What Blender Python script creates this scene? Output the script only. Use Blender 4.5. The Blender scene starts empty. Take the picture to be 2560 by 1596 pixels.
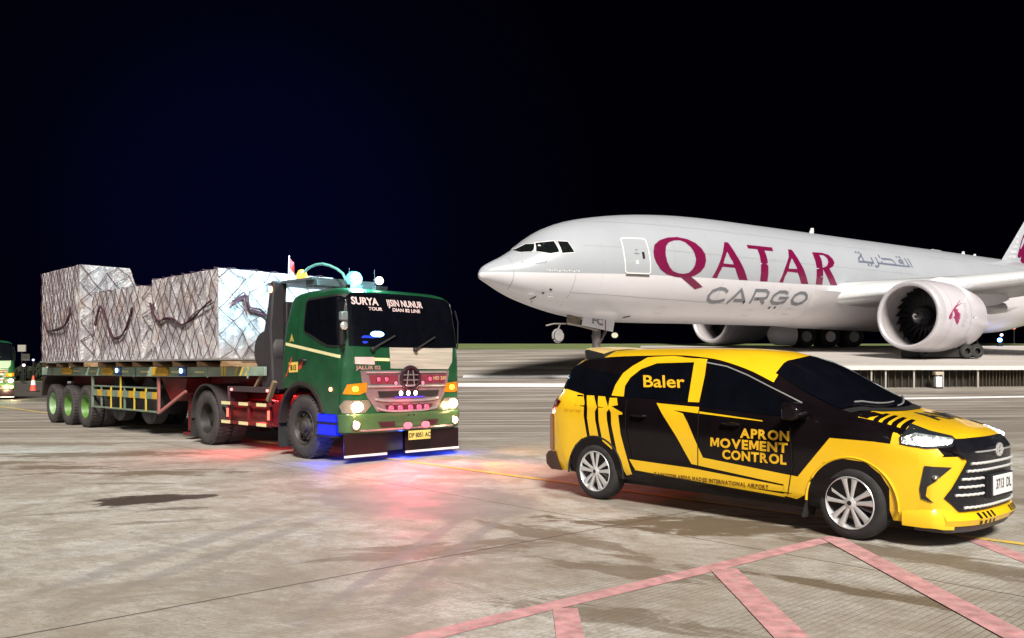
import bpy, bmesh, math, random
from mathutils import Vector, Matrix
from mathutils.bvhtree import BVHTree
random.seed(7)
R = math.radians
S = bpy.context.scene
COL = S.collection

# ------------------------------------------------------------------ camera
cam_d = bpy.data.cameras.new('camera'); cam = bpy.data.objects.new('camera', cam_d); COL.objects.link(cam)
cam.location = (0, 0, 1.5); cam.rotation_euler = (R(90), 0, 0)
cam_d.sensor_width = 36; cam_d.lens = 36 * 2100 / 2560; cam_d.shift_y = (920 - 798) / 2560
cam_d.clip_start = 0.1; cam_d.clip_end = 3000
S.camera = cam
# ------------------------------------------------------------------ night sky
W = bpy.data.worlds.new('World'); S.world = W; W.use_nodes = True
nt = W.node_tree; nt.nodes.clear()
def wn(t): return nt.nodes.new(t)
wo = wn('ShaderNodeOutputWorld'); wb = wn('ShaderNodeBackground'); tc = wn('ShaderNodeTexCoord')
dp = wn('ShaderNodeVectorMath'); dp.operation = 'DOT_PRODUCT'
dv = Vector((-0.30, 1, 0.17)).normalized(); dp.inputs[1].default_value = dv
nt.links.new(tc.outputs['Generated'], dp.inputs[0])
cr = wn('ShaderNodeValToRGB'); el = cr.color_ramp.elements
el[0].position = 0.925; el[0].color = (0.0003, 0.0003, 0.0012, 1); el[1].position = 1.0; el[1].color = (0.0006, 0.0009, 0.009, 1)
e = el.new(0.975); e.color = (0.0004, 0.0005, 0.0035, 1)
nt.links.new(dp.outputs['Value'], cr.inputs[0])
# added soft fill glow behind the camera, as if from an unseen lit terminal
sx = wn('ShaderNodeSeparateXYZ'); nt.links.new(tc.outputs['Generated'], sx.inputs[0])
def wmr(v, a, b, c, d):
    o = wn('ShaderNodeMapRange'); o.interpolation_type = 'SMOOTHSTEP'
    for i, x in zip((1, 2, 3, 4), (a, b, c, d)): o.inputs[i].default_value = x
    nt.links.new(v, o.inputs[0]); return o.outputs[0]
def wmul(a, b):
    o = wn('ShaderNodeMath'); o.operation = 'MULTIPLY'
    for i, x in enumerate((a, b)):
        if isinstance(x, float): o.inputs[i].default_value = x
        else: nt.links.new(x, o.inputs[i])
    return o.outputs[0]
wno = wn('ShaderNodeTexNoise'); wno.inputs['Scale'].default_value = 7; wno.inputs['Detail'].default_value = 3; nt.links.new(tc.outputs['Generated'], wno.inputs['Vector'])
glow = wmul(wmul(wmr(sx.outputs[1], -.15, -.65, 0, 1), wmr(sx.outputs[2], .95, .30, 0, 1)), wmul(wmr(sx.outputs[2], -.02, .05, 0, 1), wmr(wno.outputs['Fac'], .35, .65, .35, 1.1)))
gm_ = wn('ShaderNodeMix'); gm_.data_type = 'RGBA'; nt.links.new(glow, gm_.inputs[0]); nt.links.new(cr.outputs[0], gm_.inputs[6]); gm_.inputs[7].default_value = (.36, .35, .35, 1)
# small bright spots added within it, for highlights on paint and glass
wv = wn('ShaderNodeTexVoronoi'); wv.inputs['Scale'].default_value = 3.6; nt.links.new(tc.outputs['Generated'], wv.inputs['Vector'])
spot_ = wmul(wmul(wmr(wv.outputs['Distance'], .085, .05, 0, 1), wmr(sx.outputs[1], -.1, -.4, 0, 1)), wmul(wmr(sx.outputs[2], .04, .08, 0, 1), wmr(sx.outputs[2], .75, .6, 0, 14.0)))
sa_ = wn('ShaderNodeMix'); sa_.data_type = 'RGBA'; sa_.blend_type = 'ADD'; sa_.inputs[0].default_value = 1.0; sa_.clamp_result = False
sc_ = wn('ShaderNodeCombineXYZ')
for i in range(3): nt.links.new(spot_, sc_.inputs[i])
nt.links.new(gm_.outputs[2], sa_.inputs[6]); nt.links.new(sc_.outputs[0], sa_.inputs[7]); nt.links.new(sa_.outputs[2], wb.inputs[0]); wb.inputs[1].default_value = 1.0
nt.links.new(wb.outputs[0], wo.inputs[0])
# ------------------------------------------------------------------ apron floodlight (the one sun lamp)
sd = bpy.data.lights.new('sun', 'SUN'); sd.energy = 5.0; sd.angle = R(14); sd.color = (1.0, 0.94, 0.85)
sun = bpy.data.objects.new('sun', sd); COL.objects.link(sun)
_az, _el = R(8), R(44)      # direction TO the light: behind the camera, a little right
_L = Vector((math.sin(_az) * math.cos(_el), -math.cos(_az) * math.cos(_el), math.sin(_el)))
sun.rotation_euler = _L.to_track_quat('Z', 'Y').to_euler()
sun.location = (0, -5, 30)
vs = S.view_settings; vs.view_transform = 'Standard'; vs.look = 'None'; vs.exposure = 0.38; vs.gamma = 1.0
S.render.engine = 'CYCLES'
try:
    S.cycles.use_denoising = True
    S.cycles.max_bounces = 6; S.cycles.sample_clamp_indirect = 4
except Exception: pass

# ------------------------------------------------------------------ materials
_M = {}
def mat(name, col, rough=0.5, metal=0.0, var=0.12, vs=6.0, bump=0.0, bs=60.0, coat=0.0, spec=None, stretch=None):
    if name in _M: return _M[name]
    m = bpy.data.materials.new(name); m.use_nodes = True; t = m.node_tree; n = t.nodes; l = t.links
    b = n['Principled BSDF']; b.inputs['Roughness'].default_value = rough; b.inputs['Metallic'].default_value = metal
    if coat: b.inputs['Coat Weight'].default_value = coat; b.inputs['Coat Roughness'].default_value = 0.05
    if spec is not None: b.inputs['Specular IOR Level'].default_value = spec
    co = n.new('ShaderNodeTexCoord'); no = n.new('ShaderNodeTexNoise'); no.inputs['Scale'].default_value = vs; no.inputs['Detail'].default_value = 5
    if stretch:
        mp = n.new('ShaderNodeMapping'); mp.inputs['Scale'].default_value = stretch
        l.new(co.outputs['Object'], mp.inputs[0]); l.new(mp.outputs[0], no.inputs['Vector'])
    else: l.new(co.outputs['Object'], no.inputs['Vector'])
    r = n.new('ShaderNodeValToRGB'); r.color_ramp.elements[0].position = 0.3; r.color_ramp.elements[1].position = 0.7
    lo = [c * (1 - var) for c in col[:3]]; hi = [min(1, c * (1 + var)) for c in col[:3]]
    r.color_ramp.elements[0].color = (*lo, 1); r.color_ramp.elements[1].color = (*hi, 1)
    l.new(no.outputs['Fac'], r.inputs[0]); l.new(r.outputs[0], b.inputs['Base Color'])
    if bump:
        n2 = n.new('ShaderNodeTexNoise'); n2.inputs['Scale'].default_value = bs; n2.inputs['Detail'].default_value = 4
        l.new(co.outputs['Object'], n2.inputs['Vector'])
        bp = n.new('ShaderNodeBump'); bp.inputs['Strength'].default_value = bump; bp.inputs['Distance'].default_value = 0.02
        l.new(n2.outputs['Fac'], bp.inputs['Height']); l.new(bp.outputs[0], b.inputs['Normal'])
    _M[name] = m; return m
def wear(m, dark, s1=9, lo=.50, hi=.66, amt=.75):
    t = m.node_tree; n = t.nodes; l = t.links; b = n['Principled BSDF']; src = b.inputs['Base Color'].links[0].from_socket
    co = n.new('ShaderNodeTexCoord'); no = n.new('ShaderNodeTexNoise'); no.inputs['Scale'].default_value = s1; no.inputs['Detail'].default_value = 10; no.inputs['Roughness'].default_value = .75
    l.new(co.outputs['Object'], no.inputs['Vector']); r = n.new('ShaderNodeMapRange'); r.inputs[1].default_value = lo; r.inputs[2].default_value = hi; r.inputs[4].default_value = amt; l.new(no.outputs['Fac'], r.inputs[0])
    mx = n.new('ShaderNodeMix'); mx.data_type = 'RGBA'; l.new(r.outputs[0], mx.inputs[0]); l.new(src, mx.inputs[6]); mx.inputs[7].default_value = (*dark, 1); l.new(mx.outputs[2], b.inputs['Base Color'])
def emi(name, col, st):
    if name in _M: return _M[name]
    m = bpy.data.materials.new(name); m.use_nodes = True
    b = m.node_tree.nodes['Principled BSDF']; b.inputs['Base Color'].default_value = (*[c * .4 for c in col], 1)
    b.inputs['Emission Color'].default_value = (*col, 1); b.inputs['Emission Strength'].default_value = st; b.inputs['Roughness'].default_value = 0.2
    _M[name] = m; return m

YEL = mat('yellow car paint', (0.86, 0.52, 0.012), 0.28, var=0.05, vs=3, coat=0.6)
BLK = mat('black car paint', (0.006, 0.004, 0.005), 0.14, var=0.3, vs=3, spec=0.30)
TRIM = mat('black plastic trim', (0.012, 0.012, 0.013), 0.6, bump=0.2, bs=200)
GLASS = mat('dark window glass', (0.003, 0.0035, 0.006), 0.05, var=0.2, spec=0.35)
CHROME = mat('chrome', (0.80, 0.81, 0.83), 0.2, 0.65, var=0.05)
ALLOY = mat('polished alloy', (0.74, 0.75, 0.76), 0.28, 0.55, var=0.08)
RUB = mat('tyre rubber', (0.022, 0.021, 0.022), 0.8, var=0.3, vs=12, bump=0.3, bs=120)
DUSTRUB = mat('dusty tyre rubber', (0.046, 0.040, 0.040), 0.85, var=0.25, vs=10, bump=0.3, bs=90)
DECY = mat('yellow lettering', (0.80, 0.45, 0.02), 0.4, var=0.05)
DECK = mat('black lettering', (0.01, 0.01, 0.01), 0.4, var=0.1)
WHITE = mat('white plate', (0.75, 0.75, 0.78), 0.45, var=0.05)
GRN = mat('green cab paint', (0.010, 0.070, 0.028), 0.30, var=0.18, vs=4, coat=0.4)
GRNF = mat('olive green bumper paint', (0.055, 0.12, 0.045), 0.35, var=0.15, vs=4, coat=0.3)
DARKM = mat('dark frame metal', (0.018, 0.015, 0.017), 0.6, 0.2, var=0.3, bump=0.2, bs=40)
REDM = mat('red chassis paint', (0.13, 0.007, 0.010), 0.45, var=0.3, vs=5, bump=0.15, bs=40)
BEAM = mat('grey green trailer paint', (0.24, 0.33, 0.26), 0.5, var=0.25, vs=3, bump=0.1, bs=50)
MUSTARD = mat('mustard marker paint', (0.55, 0.32, 0.02), 0.5, var=0.15)
CREAM = mat('cream reflective tape', (0.75, 0.70, 0.38), 0.4, var=0.08)
LIME = mat('lime green rim paint', (0.09, 0.21, 0.035), 0.5, var=0.25, vs=5)
WOOD = mat('timber deck', (0.28, 0.17, 0.085), 0.7, var=0.3, vs=9, bump=0.3, bs=30)
ROPE = mat('dark red cargo net rope', (0.055, 0.017, 0.028), 0.85, var=0.3)
PINK = mat('pink painted line', (0.50, 0.255, 0.265), 0.7, var=0.30, vs=9, bump=0.15, bs=200)
YLINE = mat('yellow painted line', (0.70, 0.48, 0.06), 0.6, var=0.15, vs=5)
WSTREAK = mat('white light streak', (0.85, 0.85, 0.86), 0.5, var=0.06, vs=2)

wear(PINK, (.40, .33, .29), 14, .52, .62, .7); wear(YLINE, (.36, .32, .25), 11, .5, .62, .7)
wear(WSTREAK, (.5, .48, .46), 2.5, .58, .7, .6)  # mottles the colour of the light streaks
for _m in (GRN, REDM, BEAM, MUSTARD): wear(_m, (.06, .05, .045), 5, .58, .74, .55)
# ------------------------------------------------------------------ object helpers
def tag(o, label=None, cat=None, group=None, kind=None):
    if label: o['label'] = label
    if cat: o['category'] = cat
    if group: o['group'] = group
    if kind: o['kind'] = kind
    return o
def empty(name, loc, yaw=0.0, label=None, cat=None, group=None):
    o = bpy.data.objects.new(name, None); COL.objects.link(o); o.empty_display_size = 0.3
    o.location = loc; o.rotation_euler = (0, 0, yaw); tag(o, label, cat, group); return o
def copy_tree(o, parent=None):
    c = o.copy(); COL.objects.link(c); c.parent = parent
    for ch in list(o.children):
        copy_tree(ch, c)
    return c
class MB:
    def __init__(s): s.v = []; s.f = []; s.m = []
    def add(s, vs, fs, m=0):
        k = len(s.v); s.v += [tuple(p) for p in vs]; s.f += [tuple(i + k for i in f) for f in fs]; s.m += [m] * len(fs); return s
    def box(s, c, d, m=0, rz=0.0, ry=0.0, rx=0.0):
        M = Matrix.Rotation(rz, 3, 'Z') @ Matrix.Rotation(ry, 3, 'Y') @ Matrix.Rotation(rx, 3, 'X')
        vs = [Vector(c) + M @ Vector((x * d[0] / 2, y * d[1] / 2, z * d[2] / 2)) for x in (-1, 1) for y in (-1, 1) for z in (-1, 1)]
        return s.add(vs, [(0, 1, 3, 2), (4, 6, 7, 5), (0, 4, 5, 1), (2, 3, 7, 6), (0, 2, 6, 4), (1, 5, 7, 3)], m)
    def bar(s, a, b, w, h=None, m=0):
        a = Vector(a); b = Vector(b); d = b - a; L = d.length; h = h or w
        q = d.to_track_quat('X', 'Z').to_matrix()
        c = (a + b) / 2
        vs = [c + q @ Vector((x * L / 2, y * w / 2, z * h / 2)) for x in (-1, 1) for y in (-1, 1) for z in (-1, 1)]
        return s.add(vs, [(0, 1, 3, 2), (4, 6, 7, 5), (0, 4, 5, 1), (2, 3, 7, 6), (0, 2, 6, 4), (1, 5, 7, 3)], m)
    def tube(s, pts, r, n=8, closed=False, m=0):
        P = [Vector(p) for p in pts]; N = len(P); rs = r if isinstance(r, (list, tuple)) else [r] * N
        rings = []
        up = Vector((0, 0, 1))
        for i, p in enumerate(P):
            a = P[(i - 1) % N] if (closed or i > 0) else p; b = P[(i + 1) % N] if (closed or i < N - 1) else p
            t = (b - a).normalized() if (b - a).length > 1e-9 else Vector((1, 0, 0))
            u = up if abs(t.dot(up)) < .9 else Vector((1, 0, 0))
            x = t.cross(u).normalized(); y = x.cross(t)
            rings.append([p + (x * math.cos(2 * math.pi * k / n) + y * math.sin(2 * math.pi * k / n)) * rs[i] for k in range(n)])
        return s.loft(rings, ring=True, cap=not closed, wrap=closed, m=m)
    def loft(s, rings, ring=True, cap=False, wrap=False, m=0, mf=None):
        n = len(rings[0]); vs = [p for r in rings for p in r]; fs = []; ms = []
        nr = len(rings)
        for i in range(nr if wrap else nr - 1):
            for j in range(n if ring else n - 1):
                a = i * n + j; b = i * n + (j + 1) % n; c = ((i + 1) % nr) * n + (j + 1) % n; d = ((i + 1) % nr) * n + j
                fs.append((a, b, c, d)); ms.append(mf(i, j) if mf else m)
        if cap:
            fs.append(tuple(range(n))[::-1]); ms.append(m); fs.append(tuple(range((nr - 1) * n, nr * n))); ms.append(m)
        k = len(s.v); s.v += [tuple(p) for p in vs]; s.f += [tuple(i + k for i in f) for f in fs]; s.m += ms; return s
    def lathe(s, prof, c=(0, 0, 0), axis='y', n=32, m=0, cap=False, mf=None):
        # prof: list of (radius, along)
        rings = []
        for r, a in prof:
            q = []
            for k in range(n):
                t = 2 * math.pi * k / n; u = r * math.cos(t); w = r * math.sin(t)
                p = {'x': (a, u, w), 'y': (u, a, w), 'z': (u, w, a)}[axis]
                q.append((c[0] + p[0], c[1] + p[1], c[2] + p[2]))
            rings.append(q)
        return s.loft(rings, ring=True, cap=cap, m=m, mf=mf)
    def prism(s, poly, a0, a1, plane='xz', m=0):
        def P(p, a): return {'xz': (p[0], a, p[1]), 'yz': (a, p[0], p[1]), 'xy': (p[0], p[1], a)}[plane]
        n = len(poly); vs = [P(p, a0) for p in poly] + [P(p, a1) for p in poly]
        fs = [tuple(range(n)), tuple(range(n, 2 * n))[::-1]] + [(i, i + n, (i + 1) % n + n, (i + 1) % n) for i in range(n)]
        return s.add(vs, fs, m)
    def sphere(s, c, r, n=12, m=0, sq=(1, 1, 1)):
        rings = []
        for i in range(1, n // 2):
            t = math.pi * i / (n // 2)
            rings.append([(c[0] + r * sq[0] * math.sin(t) * math.cos(2 * math.pi * k / n), c[1] + r * sq[1] * math.sin(t) * math.sin(2 * math.pi * k / n), c[2] + r * sq[2] * math.cos(t)) for k in range(n)])
        return s.loft(rings, cap=True, m=m)
    def mesh(s, name, mats):
        me = bpy.data.meshes.new(name); me.from_pydata(s.v, [], s.f)
        for m in mats: me.materials.append(m)
        if len(mats) > 1: me.polygons.foreach_set('material_index', s.m)
        bm = bmesh.new(); bm.from_mesh(me); bmesh.ops.recalc_face_normals(bm, faces=bm.faces); bm.to_mesh(me); bm.free()
        return me
    def build(s, name, mats, parent=None, bevel=0.0, smooth=35, seg=2):
        if not isinstance(mats, (list, tuple)): mats = [mats]
        me = s.mesh(name, mats); o = bpy.data.objects.new(name, me); COL.objects.link(o); o.parent = parent
        if smooth: shade(me, smooth)
        if bevel:
            b = o.modifiers.new('bevel', 'BEVEL'); b.width = bevel; b.segments = seg; b.limit_method = 'ANGLE'; b.angle_limit = R(40)
        return o
def shade(me, ang=35):
    me.polygons.foreach_set('use_smooth', [True] * len(me.polygons))
    try: me.set_sharp_from_angle(angle=R(ang))
    except Exception: pass
def bvh_of(o):
    me = o.data
    return BVHTree.FromPolygons([v.co.copy() for v in me.vertices], [tuple(p.vertices) for p in me.polygons])
SOLV = 'MANIFOLD'
def boolean(o, cutters, mats):
    """cut closed meshes out of o (evaluated and stored; the cutters do not stay)"""
    for c in cutters:
        me = c.mesh('cut', mats); co = bpy.data.objects.new('cut', me); COL.objects.link(co); co.parent = o.parent
        md = o.modifiers.new('b', 'BOOLEAN'); md.operation = 'DIFFERENCE'; md.object = co; md.solver = SOLV
        dg = bpy.context.evaluated_depsgraph_get(); dg.update()
        nm = bpy.data.meshes.new_from_object(o.evaluated_get(dg)); o.modifiers.remove(md)
        o.data = nm; bpy.data.objects.remove(co)
    shade(o.data, 40)
def pchip(tab, x):
    if x <= tab[0][0]: return tab[0][1]
    if x >= tab[-1][0]: return tab[-1][1]
    n = len(tab)
    for i in range(n - 1):
        if tab[i][0] <= x <= tab[i + 1][0]: break
    def sl(k):
        if k <= 0 or k >= n - 1: return None
        a = (tab[k][1] - tab[k - 1][1]) / (tab[k][0] - tab[k - 1][0]); b = (tab[k + 1][1] - tab[k][1]) / (tab[k + 1][0] - tab[k][0])
        return 0.0 if a * b <= 0 else 2 * a * b / (a + b)
    h = tab[i + 1][0] - tab[i][0]; d = (tab[i + 1][1] - tab[i][1]) / h
    m0 = sl(i); m1 = sl(i + 1); m0 = d if m0 is None else m0; m1 = d if m1 is None else m1
    t = (x - tab[i][0]) / h
    return (2*t**3-3*t*t+1)*tab[i][1] + (t**3-2*t*t+t)*h*m0 + (-2*t**3+3*t*t)*tab[i+1][1] + (t**3-t*t)*h*m1

# flat shapes and lettering laid onto a curved body
def fill2d(loops):
    cu = bpy.data.curves.new('t', 'CURVE'); cu.dimensions = '2D'; cu.fill_mode = 'BOTH'
    for l in loops:
        sp = cu.splines.new('POLY'); sp.points.add(len(l) - 1)
        for i, p in enumerate(l): sp.points[i].co = (p[0], p[1], 0, 1)
        sp.use_cyclic_u = True
    o = bpy.data.objects.new('t', cu); COL.objects.link(o)
    me = bpy.data.meshes.new_from_object(o); r = ([tuple(v.co[:2]) for v in me.vertices], [tuple(p.vertices) for p in me.polygons])
    bpy.data.objects.remove(o); bpy.data.curves.remove(cu); bpy.data.meshes.remove(me); return r
def text2d(txt, h, bold=0.0, align='LEFT', wid=1.0, shear=0.0, sp=1.0):
    cu = bpy.data.curves.new('t', 'FONT'); cu.body = txt; cu.size = h / 0.72; cu.offset = bold; cu.align_x = align; cu.shear = shear; cu.resolution_u = 3
    cu.space_character = sp
    o = bpy.data.objects.new('t', cu); COL.objects.link(o)
    me = bpy.data.meshes.new_from_object(o); r = ([(v.co[0] * wid, v.co[1]) for v in me.vertices], [tuple(p.vertices) for p in me.polygons])
    bpy.data.objects.remove(o); bpy.data.curves.remove(cu); bpy.data.meshes.remove(me); return r
def stroke(pts, w):
    P = [Vector((p[0], p[1])) for p in pts]; A = []; B = []
    for i, p in enumerate(P):
        a = P[i - 1] if i else p; b = P[i + 1] if i < len(P) - 1 else p
        t0 = (p - a); t1 = (b - p)
        t0 = t0.normalized() if t0.length > 0 else t1.normalized(); t1 = t1.normalized() if t1.length > 0 else t0
        t = (t0 + t1).normalized() if (t0 + t1).length > .1 else t0
        nrm = Vector((-t.y, t.x)); k = min(1.6, 1 / max(.5, t.dot(t0)))
        A.append(p + nrm * w / 2 * k); B.append(p - nrm * w / 2 * k)
    vs = [tuple(q) for q in A] + [tuple(q) for q in B]; n = len(P)
    return (vs, [(i, i + 1, n + i + 1, n + i) for i in range(n - 1)])
def decal(name, flat, m, parent, bvh, O, U, V, Dr, off=0.004, grid=0.06, thick=0.0, far=3.0, hits=None):
    """flat=(verts2d,faces); U,V axes in body space, Dr the direction pointing into the body"""
    O = Vector(O); U = Vector(U); V = Vector(V); Dr = Vector(Dr).normalized()
    bm = bmesh.new(); vv = [bm.verts.new((p[0], p[1], 0)) for p in flat[0]]
    for f in flat[1]:
        try: bm.faces.new([vv[i] for i in f])
        except Exception: pass
    bmesh.ops.remove_doubles(bm, verts=bm.verts, dist=1e-5)
    xs = [p[0] for p in flat[0]]; ys = [p[1] for p in flat[0]]
    for ax, lo, hi in ((0, min(xs), max(xs)), (1, min(ys), max(ys))):
        k = math.floor(lo / grid) + 1
        while k * grid < hi:
            co = [0, 0, 0]; no = [0, 0, 0]; co[ax] = k * grid; no[ax] = 1
            bmesh.ops.bisect_plane(bm, geom=list(bm.verts) + list(bm.edges) + list(bm.faces), plane_co=co, plane_no=no, dist=1e-6); k += 1
    dead = []
    for v in bm.verts:
        p = O + U * v.co.x + V * v.co.y
        h, nn, _, _ = bvh.ray_cast(p - Dr * far, Dr)
        if h is None: dead.append(v)
        else:
            if nn.dot(Dr) > 0: nn = -nn
            v.co = h + nn * off
    bmesh.ops.delete(bm, geom=dead, context='VERTS')
    if not bm.faces: bm.free(); return None
    bmesh.ops.recalc_face_normals(bm, faces=bm.faces)
    c = sum((f.normal * f.calc_area() for f in bm.faces), Vector())
    if c.dot(Dr) > 0: bmesh.ops.reverse_faces(bm, faces=bm.faces)
    me = bpy.data.meshes.new(name); bm.to_mesh(me); bm.free(); me.materials.append(m)
    me.polygons.foreach_set('use_smooth', [True] * len(me.polygons))
    o = bpy.data.objects.new(name, me); COL.objects.link(o); o.parent = parent; return o
def boldtext(s_, h, bold=.004, gap=.10):
    out = []; x = 0.0
    for ch in s_:
        if ch == ' ': x += .34 * h; continue
        if ch == 'M': fl = fill2d([[(p[0] * h * .98, p[1] * h) for p in ((0, 0), (0, 1), (.28, 1), (.5, .44), (.72, 1), (1, 1), (1, 0), (.77, 0), (.77, .62), (.585, .12), (.415, .12), (.23, .62), (.23, 0))]])
        else: fl = text2d(ch, h, bold)
        a = min(p[0] for p in fl[0]); b = max(p[0] for p in fl[0]); out.append(shift2(fl, x - a, 0)); x += b - a + gap * h
    return join2(*out)
def shift2(flat, dx, dy, k=1.0, fx=1): return ([(p[0] * k * fx + dx, p[1] * k + dy) for p in flat[0]], flat[1])
def join2(*fl):
    V = []; F = []
    for v, f in fl: k = len(V); V += v; F += [tuple(i + k for i in q) for q in f]
    return (V, F)
def flatlabel(name, flat, m, parent, O, U, V):
    O = Vector(O); U = Vector(U); V = Vector(V); mb = MB(); mb.add([O + U * p[0] + V * p[1] for p in flat[0]], flat[1])
    me = bpy.data.meshes.new(name); me.from_pydata(mb.v, [], mb.f); me.materials.append(m)
    o = bpy.data.objects.new(name, me); COL.objects.link(o); o.parent = parent; return o
def lamp(name, kind, loc, energy, col, parent=None, size=0.1, rot=None, spot=None, blend=0.5):
    ld = bpy.data.lights.new(name, kind); ld.energy = energy; ld.color = col
    if kind == 'POINT' or kind == 'SPOT': ld.shadow_soft_size = size
    if kind == 'SPOT': ld.spot_size = spot; ld.spot_blend = blend
    o = bpy.data.objects.new(name, ld); COL.objects.link(o); o.parent = parent; o.location = loc
    if rot: o.rotation_euler = Vector(rot).to_track_quat('-Z', 'Y').to_euler()
    return o
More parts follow.
